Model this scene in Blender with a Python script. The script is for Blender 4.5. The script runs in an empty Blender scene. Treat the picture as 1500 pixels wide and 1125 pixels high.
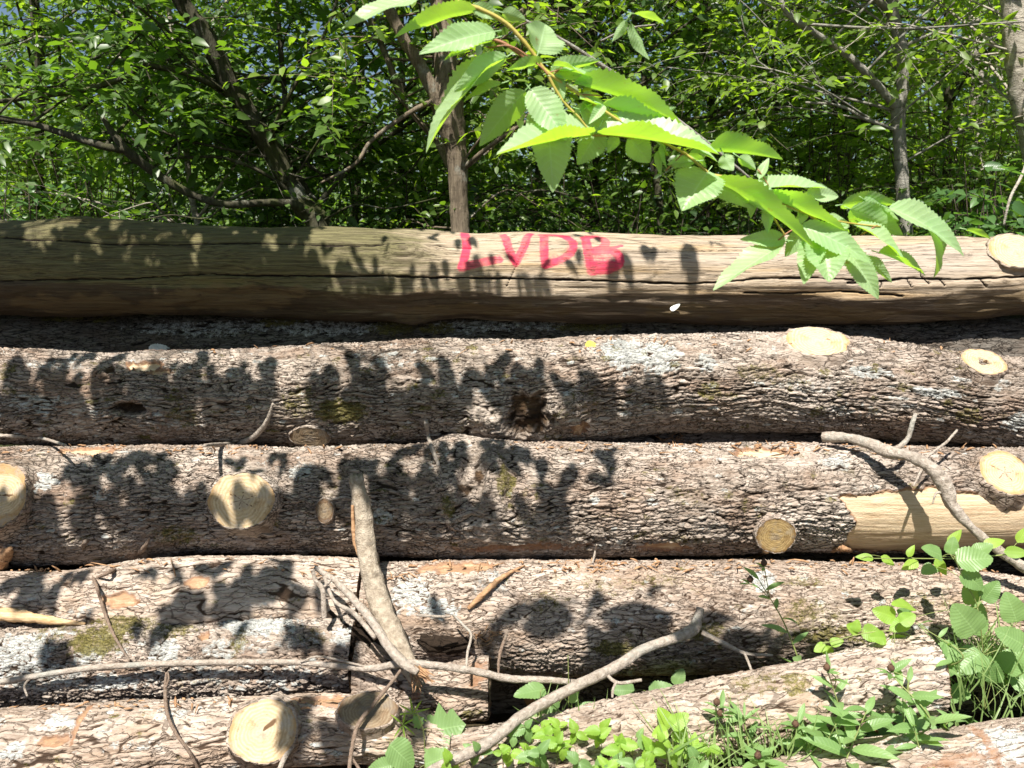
import bpy, math, random
import numpy as np
from mathutils import Vector

random.seed(7)
RNG = np.random.default_rng(11)
scene = bpy.context.scene
COL = scene.collection

# ------------------------------------------------------------------ camera
CAM = np.array([0.0, 0.0, 1.55])
PITCH = math.radians(10.0)
F = 1177.0                                   # focal length in photo pixels (1500 wide)
cam_data = bpy.data.cameras.new('camera')
cam_data.sensor_width = 36.0
cam_data.lens = F / 1500 * 36.0
cam_data.clip_start = 0.05
cam_data.clip_end = 500
cam = bpy.data.objects.new('camera', cam_data)
cam.location = CAM
cam.rotation_euler = (math.radians(90) - PITCH, 0, 0)
COL.objects.link(cam)
scene.camera = cam
cam_data.dof.use_dof = True
cam_data.dof.focus_distance = 2.45
cam_data.dof.aperture_fstop = 8.0

def ray(px, py):
    dx = (px - 750.0) / F
    dy = -(py - 562.5) / F
    return np.array([dx, math.cos(PITCH) + dy * math.sin(PITCH), -math.sin(PITCH) + dy * math.cos(PITCH)])

def P(px, py, Y):
    """point of the place seen at photo pixel (px, py) and standing Y metres ahead"""
    d = ray(px, py)
    return CAM + d * (Y / d[1])

def elev(py):
    d = ray(750, py)
    return math.atan2(d[2], d[1])

# ------------------------------------------------------------------ sun and sky
SUN_EL = math.radians(60)
SUN_AZ = math.radians(14)                    # to the left of straight behind the camera
SUN = np.array([-math.sin(SUN_AZ) * math.cos(SUN_EL), -math.cos(SUN_AZ) * math.cos(SUN_EL), math.sin(SUN_EL)])
w = bpy.data.worlds.new('World')
scene.world = w
w.use_nodes = True
wn = w.node_tree
for n in list(wn.nodes):
    wn.nodes.remove(n)
sky = wn.nodes.new('ShaderNodeTexSky')
sky.sky_type = 'NISHITA'
sky.sun_disc = False
sky.sun_elevation = SUN_EL
sky.sun_rotation = math.atan2(SUN[0], SUN[1])
bg = wn.nodes.new('ShaderNodeBackground')
bg.inputs['Strength'].default_value = 0.05
wo = wn.nodes.new('ShaderNodeOutputWorld')
wn.links.new(sky.outputs[0], bg.inputs[0])
wn.links.new(bg.outputs[0], wo.inputs[0])
sl = bpy.data.lights.new('sun', 'SUN')
sl.energy = 5.0
sl.angle = math.radians(0.7)
sl.color = (1.0, 0.95, 0.87)
so = bpy.data.objects.new('sun', sl)
so.rotation_euler = Vector(SUN).to_track_quat('Z', 'Y').to_euler()
so.location = (-3, -6, 10)
COL.objects.link(so)
scene.view_settings.view_transform = 'Standard'
scene.view_settings.look = 'None'
scene.view_settings.exposure = 1.0
scene.view_settings.gamma = 1.0
try:
    scene.cycles.use_denoising = True
    scene.cycles.max_bounces = 6
    scene.cycles.diffuse_bounces = 3
    scene.cycles.transmission_bounces = 4
    scene.cycles.sample_clamp_indirect = 6
except Exception:
    pass

# ------------------------------------------------------------------ noise
def _h(ix, iy, seed):
    n = (ix.astype(np.int64) * 374761393 + iy.astype(np.int64) * 668265263 + seed * 1442695041) & 0xFFFFFFFF
    n = ((n ^ (n >> 13)) * 1274126177) & 0xFFFFFFFF
    n = ((n ^ (n >> 16)) * 2246822519) & 0xFFFFFFFF
    n = n ^ (n >> 15)
    return n.astype(np.float64) / 4294967295.0

def perlin(x, y, seed=0):
    x = np.asarray(x, float); y = np.asarray(y, float)
    x, y = np.broadcast_arrays(x, y)
    ix = np.floor(x); iy = np.floor(y)
    fx = x - ix; fy = y - iy
    u = fx * fx * fx * (fx * (fx * 6 - 15) + 10)
    v = fy * fy * fy * (fy * (fy * 6 - 15) + 10)
    def g(a, b, px, py):
        t = _h(ix + a, iy + b, seed) * 2 * math.pi
        return np.cos(t) * px + np.sin(t) * py
    n00 = g(0, 0, fx, fy); n10 = g(1, 0, fx - 1, fy)
    n01 = g(0, 1, fx, fy - 1); n11 = g(1, 1, fx - 1, fy - 1)
    return ((n00 * (1 - u) + n10 * u) * (1 - v) + (n01 * (1 - u) + n11 * u) * v) * 1.5

def fbm(x, y, seed=0, octv=4):
    s = 0; a = 1.0; t = 0
    for k in range(octv):
        s = s + a * perlin(x * 2 ** k, y * 2 ** k, seed + 17 * k); t += a; a *= 0.5
    return s / t

def voro(u, v, seed=0):
    """F1, F2, random value and offset (du, dv) of the nearest cell"""
    iu = np.floor(u); iv = np.floor(v)
    f1 = np.full(u.shape, 9.0); f2 = np.full(u.shape, 9.0)
    rid = np.zeros(u.shape); ou = np.zeros(u.shape); ov = np.zeros(u.shape)
    for a in (-1, 0, 1):
        for b in (-1, 0, 1):
            cu = iu + a; cv = iv + b
            du = cu + 0.1 + 0.8 * _h(cu, cv, seed) - u
            dv = cv + 0.1 + 0.8 * _h(cu, cv, seed + 7) - v
            d = np.sqrt(du * du + dv * dv)
            near = d < f1
            f2 = np.where(near, f1, np.minimum(f2, d))
            rid = np.where(near, _h(cu, cv, seed + 13), rid)
            ou = np.where(near, -du, ou); ov = np.where(near, -dv, ov)
            f1 = np.where(near, d, f1)
    return f1, f2, rid, ou, ov

def ss(a, b, x):
    t = np.clip((x - a) / (b - a), 0, 1)
    return t * t * (3 - 2 * t)

def norm(v):
    v = np.asarray(v, float)
    return v / np.maximum(np.linalg.norm(v, axis=-1, keepdims=True), 1e-9)

# ------------------------------------------------------------------ objects
def link(o, parent=None):
    COL.objects.link(o)
    if parent is not None:
        o.parent = parent
    return o

def tag(o, label=None, cat=None, group=None, kind=None):
    if label: o['label'] = label
    if cat: o['category'] = cat
    if group: o['group'] = group
    if kind: o['kind'] = kind
    return o

def empty(name, loc=(0, 0, 0)):
    o = bpy.data.objects.new(name, None)
    o.empty_display_size = 0.05
    o.location = loc
    return link(o)

def mesh_np(name, co, faces_list, mats, attrs=None, smooth=True, parent=None, midx=None):
    """faces_list: list of integer arrays (n, k). The mesh is placed relative to its parent's location."""
    co = np.asarray(co, np.float32)
    if parent is not None:
        co = co - np.array(parent.location, np.float32)
        if parent.parent is not None:
            co = co - np.array(parent.parent.location, np.float32)
    me = bpy.data.meshes.new(name)
    fl = [np.asarray(f, np.int32) for f in faces_list if len(f)]
    loops = np.concatenate([f.ravel() for f in fl])
    tot = np.concatenate([np.full(len(f), f.shape[1], np.int32) for f in fl])
    start = np.concatenate([[0], np.cumsum(tot)[:-1]]).astype(np.int32)
    me.vertices.add(len(co)); me.vertices.foreach_set('co', co.ravel())
    me.loops.add(len(loops)); me.loops.foreach_set('vertex_index', loops)
    me.polygons.add(len(tot)); me.polygons.foreach_set('loop_start', start)
    try:
        me.polygons.foreach_set('loop_total', tot)
    except Exception:
        pass
    if smooth:
        me.polygons.foreach_set('use_smooth', np.ones(len(tot), bool))
    if midx is not None:
        me.polygons.foreach_set('material_index', np.asarray(midx, np.int32))
    for k, v in (attrs or {}).items():
        a = me.attributes.new(k, 'FLOAT', 'POINT')
        a.data.foreach_set('value', np.asarray(v, np.float32).ravel())
    for m in (mats if isinstance(mats, (list, tuple)) else [mats]):
        me.materials.append(m)
    me.update(calc_edges=True)
    me.validate()
    o = bpy.data.objects.new(name, me)
    return link(o, parent)

class MB:
    """collects tubes, lathes and leaves into one mesh"""
    def __init__(self):
        self.co = []; self.f = {3: [], 4: []}; self.n = 0; self.at = {}
    def add(self, co, faces, attrs=None):
        co = np.asarray(co, float)
        for f in faces:
            f = np.asarray(f, int)
            if len(f):
                self.f[f.shape[1]].append(f + self.n)
        self.co.append(co)
        attrs = attrs or {}
        for k in set(self.at) | set(attrs):
            cur = self.at.setdefault(k, [np.zeros(self.n)] if self.n else [])
            cur.append(np.broadcast_to(np.asarray(attrs.get(k, 0.0), float), (len(co),)).copy())
        self.n += len(co)
    def build(self, name, mats, parent=None, smooth=True):
        fl = [np.concatenate(v) for v in self.f.values() if v]
        at = {k: np.concatenate(v) for k, v in self.at.items()}
        return mesh_np(name, np.concatenate(self.co), fl, mats, at, smooth, parent)

def catmull(pts, n):
    pts = np.asarray(pts, float)
    if len(pts) < 3:
        t = np.linspace(0, 1, max(n, 2))[:, None]
        return pts[0] * (1 - t) + pts[-1] * t
    p = np.vstack([2 * pts[0] - pts[1], pts, 2 * pts[-1] - pts[-2]])
    seg = len(pts) - 1
    ts = np.linspace(0, seg, n)
    i = np.minimum(ts.astype(int), seg - 1); t = (ts - i)[:, None]
    a, b, c, d = p[i], p[i + 1], p[i + 2], p[i + 3]
    return 0.5 * ((2 * b) + (-a + c) * t + (2 * a - 5 * b + 4 * c - d) * t ** 2 + (-a + 3 * b - 3 * c + d) * t ** 3)

def tube(mb, pts, rad, sides=8, n=None, rough=0.0, seed=0, cap=True, jag=0.0):
    """smooth tapered tube through pts (k,3) with radii rad (k)"""
    pts = np.asarray(pts, float)
    rad = np.broadcast_to(np.asarray(rad, float), (len(pts),))
    L = np.linalg.norm(np.diff(pts, axis=0), axis=1).sum()
    if n is None:
        n = int(max(len(pts) * 3, min(120, L / max(rad.mean() * 2.0, 0.01))))
    q = catmull(np.column_stack([pts, rad]), n)
    c = q[:, :3]; r = np.maximum(q[:, 3], 0.0004)
    t = norm(np.gradient(c, axis=0))
    ref = np.array([0.13, -0.31, 0.94])
    if abs(np.dot(norm(c[-1] - c[0]), ref)) > 0.9:
        ref = np.array([0.95, 0.2, 0.1])
    b1 = norm(np.cross(t, ref)); b2 = np.cross(t, b1)
    ph = np.linspace(0, 2 * math.pi, sides, endpoint=False)
    rr = r[:, None] * np.ones(sides)
    s = np.arange(n) * (L / n)
    if rough:
        rr = rr * (1 + rough * perlin(s[:, None] / max(r.mean() * 3, .01) + seed * 3.1, np.cos(ph)[None] * 1.3 + np.sin(ph)[None] * 2.7, seed)
                   + rough * 0.6 * perlin(s[:, None] / max(r.mean() * 1.1, .004), ph[None] * 2.1, seed + 5))
    co = c[:, None] + rr[..., None] * (np.cos(ph)[None, :, None] * b1[:, None] + np.sin(ph)[None, :, None] * b2[:, None])
    if jag:
        rj = np.random.default_rng(seed + 3)
        co[0] -= t[0] * (rj.random(sides)[:, None] * jag)
        co[-1] += t[-1] * (rj.random(sides)[:, None] * jag)
    co = co.reshape(-1, 3)
    i = np.arange(n - 1)[:, None] * sides; j = np.arange(sides)[None]; j2 = (j + 1) % sides
    quads = np.stack([i + j, i + j2, i + sides + j2, i + sides + j], -1).reshape(-1, 4)
    tris = np.zeros((0, 3), int)
    sv = np.repeat(s, sides)
    if cap:
        co = np.vstack([co, c[0], c[-1]])
        k = n * sides
        a = np.arange(sides); b = (a + 1) % sides
        tris = np.vstack([np.stack([b, a, np.full(sides, k)], -1),
                          np.stack([a + (n - 1) * sides, b + (n - 1) * sides, np.full(sides, k + 1)], -1)])
        sv = np.concatenate([sv, [0, L]])
    mb.add(co, [quads, tris], {'along': sv})

# ------------------------------------------------------------------ leaves
def leaf_template(nu=3, half=1, kind='ovate', teeth=0, tooth=0.12):
    """u along the leaf 0..1, v across -1..1 (already scaled by the outline)"""
    us = np.linspace(0, 1, nu)
    rows = []
    for k, u in enumerate(us):
        if kind == 'ovate':
            wd = math.sin(math.pi * min(1, u ** 0.8)) ** 0.75 * (1 - 0.32 * u) * 1.18
        elif kind == 'lance':
            wd = math.sin(math.pi * u ** 0.9) ** 0.9
        elif kind == 'round':
            wd = math.sin(math.pi * u ** 0.62) ** 0.6
        elif kind == 'lobed':
            wd = math.sin(math.pi * u ** 0.75) ** 0.7 * (1 + 0.28 * math.sin(u * 19))
        else:
            wd = (1 - u) ** 0.6
        if teeth and 0 < k < nu - 1:
            wd *= 1 + tooth * (1 if k % 2 else -0.6) + 0.03 * math.sin(k * 2.3)
        rows.append(max(wd, 0.0))
    co = []; vs = np.linspace(-1, 1, 2 * half + 1)
    for u, wd in zip(us, rows):
        for v in vs:
            # teeth point forward along the leaf
            fw = 0.012 * abs(v) * (1 if teeth else 0)
            co.append((u + fw, v * wd, v))
    m = 2 * half + 1
    i = np.arange(nu - 1)[:, None] * m; j = np.arange(m - 1)[None]
    q = np.stack([i + j, i + j + 1, i + m + j + 1, i + m + j], -1).reshape(-1, 4)
    return np.array(co), q

T_LOW = (np.array([(0, 0, 0), (.28, -.86, -1), (.30, 0, 0), (.28, .86, 1), (.66, -.72, -1), (.66, 0, 0), (.66, .72, 1), (1, 0, 0)], float),
         [np.array([(0, 1, 2), (0, 2, 3), (4, 7, 5), (5, 7, 6)]), np.array([(1, 4, 5, 2), (2, 5, 6, 3)])])
_c, _q = leaf_template(8, 2, 'ovate', 0)
T_MID = (_c, [_q])
_c, _q = leaf_template(41, 4, 'ovate', 20, 0.075)
T_FINE = (_c, [_q])
_c, _q = leaf_template(9, 2, 'lance')
T_LANCE = (_c, [_q])
_c, _q = leaf_template(21, 3, 'round', 10, 0.06)
T_ROUND = (_c, [_q])
_c, _q = leaf_template(13, 2, 'lobed')
T_LOBED = (_c, [_q])
_c, _q = leaf_template(6, 1, 'blade')
T_BLADE = (_c, [_q])

def leaves(mb, base, d, n, L, W, T=T_LOW, curl=0.12, fold=0.25, wave=0.0, seed=0, tint=None):
    base = np.atleast_2d(np.asarray(base, float)); N = len(base)
    d = norm(np.broadcast_to(np.asarray(d, float), base.shape))
    n = np.broadcast_to(np.asarray(n, float), base.shape)
    n = norm(n - d * (n * d).sum(1, keepdims=True) + 1e-6)
    b = np.cross(n, d)
    L = np.broadcast_to(np.asarray(L, float), (N,))[:, None, None]
    W = np.broadcast_to(np.asarray(W, float), (N,))[:, None, None]
    curl = np.broadcast_to(np.asarray(curl, float), (N,))[:, None, None]
    fold = np.broadcast_to(np.asarray(fold, float), (N,))[:, None, None]
    tc, tf = T
    u = tc[None, :, 0:1]; v = tc[None, :, 1:2]
    h = fold * np.abs(v) * W * 0.5 - curl * L * u * u
    if wave:
        ph = np.random.default_rng(seed).random((N, 1, 1)) * 6.28
        h = h + wave * W * np.abs(v) * np.sin(u * 11 + ph + v * 1.5)
    co = base[:, None] + d[:, None] * (u * L) + b[:, None] * (v * W * 0.5) + n[:, None] * h
    K = len(tc)
    faces = []
    off = (np.arange(N) * K)
    for f in tf:
        faces.append((f[None] + off[:, None, None]).reshape(-1, f.shape[1]))
    at = {'lu': np.tile(tc[:, 0], N), 'lv': np.tile(tc[:, 2], N)}
    if tint is not None:
        at['tint'] = np.repeat(np.broadcast_to(tint, (N,)), K)
    mb.add(co.reshape(-1, 3), faces, at)

# ------------------------------------------------------------------ material helpers
class NT:
    def __init__(self, name):
        self.m = bpy.data.materials.new(name)
        self.m.use_nodes = True
        self.t = self.m.node_tree
        for n in list(self.t.nodes):
            self.t.nodes.remove(n)
        self.out = self.t.nodes.new('ShaderNodeOutputMaterial')
    def n(self, typ, ins=None, **props):
        nd = self.t.nodes.new(typ)
        for k, v in props.items():
            setattr(nd, k, v)
        for k, v in (ins or {}).items():
            self.set(nd, k, v)
        return nd
    def set(self, nd, k, v):
        s = nd.inputs[k]
        if isinstance(v, bpy.types.NodeSocket):
            self.t.links.new(v, s)
        elif isinstance(v, bpy.types.Node):
            self.t.links.new(v.outputs[0], s)
        else:
            if isinstance(v, (tuple, list)) and len(v) == 3 and s.type == 'RGBA':
                v = (*v, 1)
            s.default_value = v
    def attr(self, name):
        return self.n('ShaderNodeAttribute', attribute_name=name).outputs['Fac']
    def math(self, op, a, b=0.0, clamp=False):
        return self.n('ShaderNodeMath', {0: a, 1: b}, operation=op, use_clamp=clamp).outputs[0]
    def mix(self, fac, a, b, mode='MIX'):
        nd = self.n('ShaderNodeMix', data_type='RGBA', blend_type=mode)
        self.set(nd, 0, fac); self.set(nd, 6, a); self.set(nd, 7, b)
        return nd.outputs[2]
    def noise(self, scale, detail=4, vec=None, rough=0.55, dist=0.0):
        nd = self.n('ShaderNodeTexNoise', {'Scale': scale, 'Detail': detail, 'Roughness': rough, 'Distortion': dist})
        if vec is not None: self.set(nd, 'Vector', vec)
        return nd.outputs[0]
    def coords(self, scale=(1, 1, 1), kind='Object'):
        tc = self.n('ShaderNodeTexCoord')
        mp = self.n('ShaderNodeMapping', {'Vector': tc.outputs[kind], 'Scale': scale})
        return mp.outputs[0]
    def ramp(self, fac, stops):
        nd = self.n('ShaderNodeValToRGB')
        cr = nd.color_ramp
        while len(cr.elements) < len(stops): cr.elements.new(0.5)
        for e, (p, c) in zip(cr.elements, stops):
            e.position = p
            e.color = (*c, 1) if len(c) == 3 else c
        self.set(nd, 0, fac)
        return nd.outputs[0]
    def step(self, x, a, b):
        return self.n('ShaderNodeMapRange', {0: x, 1: a, 2: b, 3: 0.0, 4: 1.0}, interpolation_type='SMOOTHSTEP').outputs[0]
    def principled(self, col, rough=0.85, bump=None, bstr=0.5, bdist=0.002, spec=0.3):
        p = self.n('ShaderNodeBsdfPrincipled', {'Base Color': col, 'Roughness': rough})
        p.inputs['Specular IOR Level'].default_value = spec
        if bump is not None:
            bn = self.n('ShaderNodeBump', {'Strength': bstr, 'Distance': bdist, 'Height': bump})
            self.set(p, 'Normal', bn.outputs[0])
        self.t.links.new(p.outputs[0], self.out.inputs[0])
        return p
# ================================================================== materials
def bark_material(name, plate_lo, plate_hi, furrow, warm=(0.24, 0.15, 0.10), net=(17, 84, 84), warp=0.05, nets=0.78, netw=0.075):
    t = NT(name)
    v = t.coords((1, 1, 1))
    va = t.coords((0.35, 1, 1))
    plate = t.attr('plate'); rnd = t.attr('rnd')
    n1 = t.noise(28, 5, va)
    n2 = t.noise(120, 5, t.coords((0.22, 1, 1)), 0.72)
    n3 = t.noise(3.2, 3, v)
    tone = t.math('ADD', t.math('MULTIPLY', rnd, 0.28), t.math('ADD', t.math('MULTIPLY', n1, 0.72), t.math('MULTIPLY', t.math('SUBTRACT', n2, 0.5), 1.5)))
    tone = t.math('ADD', tone, t.math('MULTIPLY', t.math('SUBTRACT', n3, 0.5), 0.9))
    c = t.ramp(tone, [(0.12, plate_lo), (0.5, tuple((a + b) / 2 for a, b in zip(plate_lo, plate_hi))), (0.85, plate_hi)])
    c = t.mix(t.math('MULTIPLY', t.step(t.noise(7, 5, t.coords((.5, 1, 1)), 0.7), 0.46, 0.66), 0.6), c, warm)
    wv = t.n('ShaderNodeTexNoise', {'Scale': 11.0, 'Detail': 4.0, 'Vector': v})
    wp = t.n('ShaderNodeVectorMath', {0: wv.outputs['Color'], 1: (0.5, 0.5, 0.5)}, operation='SUBTRACT')
    wp = t.n('ShaderNodeVectorMath', {0: wp.outputs[0], 'Scale': warp}, operation='SCALE')
    wc_ = t.n('ShaderNodeVectorMath', {0: v, 1: wp.outputs[0]}, operation='ADD')
    wc_ = t.n('ShaderNodeVectorMath', {0: wc_.outputs[0], 1: net}, operation='MULTIPLY')
    vo = t.n('ShaderNodeTexVoronoi', {'Vector': wc_.outputs[0], 'Scale': 1.0}, feature='DISTANCE_TO_EDGE')
    gate = t.step(t.noise(6, 4, v), 0.30, 0.55)
    ck = t.math('MULTIPLY', t.step(vo.outputs[0], t.math('ADD', 0.022, t.math('MULTIPLY', gate, netw)), 0.008), t.math('ADD', 0.35, t.math('MULTIPLY', gate, 0.6)))
    ck = t.math('MULTIPLY', ck, t.step(t.attr('bare'), 0.4, 0.1))
    c = t.mix(t.math('MAXIMUM', t.math('MULTIPLY', ck, nets), t.step(plate, 0.46, 0.06)), c, furrow)
    # crustose lichen film breaking up on the plate tops
    lich = t.attr('lichen')
    ln = t.noise(55, 6, v, 0.7)
    lf = t.step(t.math('ADD', t.math('MULTIPLY', lich, 1.02), t.math('ADD', t.math('MULTIPLY', t.math('SUBTRACT', ln, 0.5), 1.5), t.math('MULTIPLY', t.math('SUBTRACT', t.noise(260, 3, v, 0.7), 0.5), 0.8))), 0.42, 0.70)
    lf = t.math('MULTIPLY', lf, t.step(plate, 0.25, 0.55))
    lc = t.ramp(t.noise(120, 4, v, 0.7), [(0.3, (0.27, 0.272, 0.25)), (0.55, (0.46, 0.462, 0.435)), (0.75, (0.61, 0.61, 0.58))])
    c = t.mix(lf, c, lc)
    moss = t.attr('moss')
    mf = t.math('MULTIPLY', t.step(t.math('ADD', t.math('MULTIPLY', moss, 0.88), t.math('ADD', t.math('MULTIPLY', t.math('SUBTRACT', t.noise(48, 6, v, 0.75), 0.5), 2.0), t.math('MULTIPLY', t.math('SUBTRACT', t.noise(300, 3, v, 0.7), 0.5), 1.1))), 0.36, 0.80), 0.92)
    mc = t.ramp(t.noise(240, 3, v, 0.7), [(0.3, (0.045, 0.040, 0.014)), (0.55, (0.15, 0.13, 0.035)), (0.75, (0.29, 0.26, 0.075))])
    c = t.mix(mf, c, mc)
    # wood laid bare where the bark was torn off
    bare = t.math('ADD', t.attr('bare'), t.math('MULTIPLY', t.math('MULTIPLY', t.math('SUBTRACT', t.noise(40, 6, va, 0.75), 0.5), 1.5), t.step(t.attr('bare'), 0.0, 0.3)))
    vg = t.coords((1.3, 30, 30))
    g = t.noise(8, 8, vg, 0.74)
    g2 = t.noise(2.0, 4, vg, 0.6, 0.4)
    wc = t.ramp(g, [(0.28, (0.30, 0.19, 0.10)), (0.46, (0.54, 0.41, 0.265)), (0.7, (0.68, 0.56, 0.40))])
    wc = t.mix(t.math('MULTIPLY', t.step(g2, 0.52, 0.72), 0.55), wc, (0.33, 0.21, 0.12))
    edge = t.math('MULTIPLY', t.step(bare, 0.05, 0.35), t.step(bare, 0.95, 0.55))
    c = t.mix(t.step(bare, 0.35, 0.6), c, wc)
    c = t.mix(t.math('MULTIPLY', edge, 0.7), c, (0.24, 0.11, 0.05))
    hole = t.attr('hole')
    c = t.mix(t.step(hole, 0.2, 0.8), c, t.ramp(n1, [(0.35, (0.022, 0.014, 0.009)), (0.55, (0.09, 0.055, 0.03)), (0.7, (0.20, 0.13, 0.075))]))
    ht = t.math('ADD', t.math('MULTIPLY', n2, 0.6), t.math('ADD', t.math('MULTIPLY', ln, 0.5), t.math('MULTIPLY', t.noise(500, 3, va), 0.35)))
    ht = t.math('SUBTRACT', ht, t.math('MULTIPLY', ck, 1.1))
    t.principled(c, 0.9, ht, 0.85, 0.005, 0.2)
    return t.m

BARK_OAK = bark_material('bark_rough', (0.155, 0.116, 0.086), (0.52, 0.445, 0.38), (0.026, 0.017, 0.011))
BARK_PALE = bark_material('bark_pale', (0.17, 0.122, 0.090), (0.55, 0.46, 0.385), (0.055, 0.034, 0.022), (0.35, 0.24, 0.165), (15, 76, 76), 0.06, 0.7, 0.06)
BARK_SMOOTH = bark_material('bark_smooth', (0.20, 0.145, 0.108), (0.56, 0.475, 0.40), (0.06, 0.038, 0.025), (0.36, 0.25, 0.17), (7, 48, 48), 0.07, 0.62, 0.035)
BARK_SHADED = bark_material('bark_shaded', (0.055, 0.045, 0.035), (0.20, 0.18, 0.155), (0.015, 0.011, 0.008), (0.09, 0.06, 0.04))  # bark colour darkened to stand for the shade between the logs

def wood_log_material():
    t = NT('weathered_wood')
    v = t.coords((1, 1, 1))
    vg = t.coords((1.0, 30, 30))
    vg2 = t.coords((0.5, 9, 9))
    g = t.noise(6, 8, t.coords((0.9, 42, 42)), 0.72)
    g2 = t.noise(2.2, 5, vg2, 0.6, 0.3)
    c = t.ramp(g, [(0.26, (0.16, 0.115, 0.072)), (0.48, (0.40, 0.315, 0.225)), (0.72, (0.58, 0.49, 0.38))])
    c = t.mix(t.math('MULTIPLY', t.step(g2, 0.50, 0.70), 0.55), c, (0.50, 0.32, 0.13))
    c = t.mix(t.math('MULTIPLY', t.step(t.noise(1.6, 4, t.coords((.6, 4, 4))), 0.50, 0.68), 0.5), c, (0.40, 0.345, 0.30))
    # brown blotches, then green algae film, its colour darkened for the left end's shade
    c = t.mix(t.math('MULTIPLY', t.step(t.noise(30, 6, t.coords((0.16, 4, 4)), 0.75), 0.54, 0.66), 0.75), c, (0.10, 0.072, 0.045))
    alg = t.attr('algae_shade')
    an = t.math('ADD', alg, t.math('MULTIPLY', t.math('SUBTRACT', t.noise(7, 6, t.coords((0.5, 3, 3)), 0.7), 0.5), 0.9))
    c = t.mix(t.math('MULTIPLY', t.step(an, 0.3, 0.75), 0.86), c, t.mix(t.step(g, 0.35, 0.65), (0.036, 0.036, 0.012), (0.135, 0.128, 0.042)))
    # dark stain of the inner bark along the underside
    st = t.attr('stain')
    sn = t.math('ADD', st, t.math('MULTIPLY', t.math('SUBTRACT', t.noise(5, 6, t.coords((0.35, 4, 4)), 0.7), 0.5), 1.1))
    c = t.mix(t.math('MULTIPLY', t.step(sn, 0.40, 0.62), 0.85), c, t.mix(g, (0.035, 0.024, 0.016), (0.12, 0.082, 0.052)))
    tan = t.attr('tan')
    tn = t.math('ADD', tan, t.math('MULTIPLY', t.math('SUBTRACT', t.noise(9, 5, t.coords((0.4, 3, 3)), 0.7), 0.5), 0.8))
    c = t.mix(t.math('MULTIPLY', t.step(tn, 0.36, 0.85), 0.7), c, t.mix(g, (0.11, 0.075, 0.035), (0.26, 0.185, 0.09)))
    hair = t.step(t.noise(4, 5, t.coords((0.55, 60, 60)), 0.6), 0.57, 0.63)
    c = t.mix(t.math('MULTIPLY', hair, 0.55), c, (0.07, 0.05, 0.032))
    ck = t.attr('crack')
    c = t.mix(t.step(ck, 0.25, 0.7), c, (0.025, 0.017, 0.012))
    fleck = t.step(t.noise(60, 4, t.coords((0.25, 2, 2)), 0.6), 0.68, 0.74)
    c = t.mix(t.math('MULTIPLY', fleck, 0.7), c, (0.05, 0.035, 0.025))
    pn = t.attr('paint')
    pf = t.math('MULTIPLY', t.step(t.math('ADD', pn, t.math('MULTIPLY', t.math('SUBTRACT', t.noise(120, 5, v, 0.7), 0.5), 0.7)), 0.16, 0.72), 0.95)
    pf = t.math('MULTIPLY', pf, t.math('MULTIPLY', t.step(g, 0.22, 0.44), t.math('SUBTRACT', 1.0, t.math('MULTIPLY', hair, 0.6))))
    c = t.mix(t.math('MULTIPLY', pf, t.math('ADD', 0.62, t.math('MULTIPLY', t.step(t.noise(14, 4, v), .35, .6), 0.33))), c, (0.66, 0.028, 0.095))
    ht = t.math('ADD', g, t.math('MULTIPLY', t.noise(90, 4, vg2), 0.5))
    ht = t.math('SUBTRACT', ht, t.math('MULTIPLY', hair, 0.7))
    t.principled(c, 0.8, ht, 0.85, 0.004, 0.25)
    return t.m
WOOD_LOG = wood_log_material()

def cut_material(name, pale, ring, heart, check, shade=0.0):
    """sawn face: growth rings from fx, fy; radial drying checks"""
    t = NT(name)
    fx = t.attr('fx'); fy = t.attr('fy')
    vec = t.n('ShaderNodeCombineXYZ', {0: fx, 1: fy}).outputs[0]
    wob = t.noise(2.2, 3, vec)
    r = t.n('ShaderNodeVectorMath', {0: vec}, operation='LENGTH').outputs['Value']
    r = t.math('ADD', r, t.math('MULTIPLY', t.math('SUBTRACT', wob, 0.5), 0.22))
    rings = t.math('SINE', t.math('MULTIPLY', r, 62))
    rings = t.math('ADD', t.math('MULTIPLY', rings, 0.5), 0.5)
    c = t.mix(t.math('MULTIPLY', rings, 0.55), pale, ring)
    c = t.mix(t.math('MULTIPLY', t.step(r, 0.72, 0.25), 0.5), c, heart)
    c = t.mix(t.math('MULTIPLY', t.step(r, 0.80, 0.94), 0.95), c, ring)
    saw = t.noise(5, 5, t.n('ShaderNodeMapping', {'Vector': vec, 'Rotation': (0, 0, 0.5), 'Scale': (1.2, 16, 1)}).outputs[0], 0.65)
    c = t.mix(t.math('MULTIPLY', t.step(saw, 0.46, 0.70), 0.55), c, tuple(x * 0.62 for x in pale))
    c = t.mix(t.math('MULTIPLY', t.step(t.noise(2.4, 5, vec, 0.6), 0.52, 0.66), 0.5), c, ring)
    dirt = t.step(t.noise(3.2, 7, vec, 0.72), 0.50, 0.68)
    c = t.mix(t.math('MULTIPLY', dirt, 0.65), c, tuple(x * 0.5 for x in ring))
    gw = t.step(t.noise(1.7, 6, t.n('ShaderNodeMapping', {'Vector': vec, 'Location': (5, 2, 0)}).outputs[0], 0.7), 0.48, 0.62)
    c = t.mix(t.math('MULTIPLY', gw, 0.4), c, tuple(0.6 * sum(pale) / 3 + 0.12 * x for x in pale))
    c = t.mix(t.step(t.attr('crack'), 0.3, 0.7), c, check)
    ht = t.math('ADD', t.math('MULTIPLY', saw, 1.0), t.math('MULTIPLY', rings, 0.12))
    t.principled(c, 0.75, ht, 0.6, 0.004, 0.25)
    return t.m
CUT_FRESH = cut_material('cut_wood_fresh', (0.66, 0.525, 0.34), (0.44, 0.27, 0.12), (0.56, 0.42, 0.235), (0.14, 0.08, 0.04))
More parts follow.
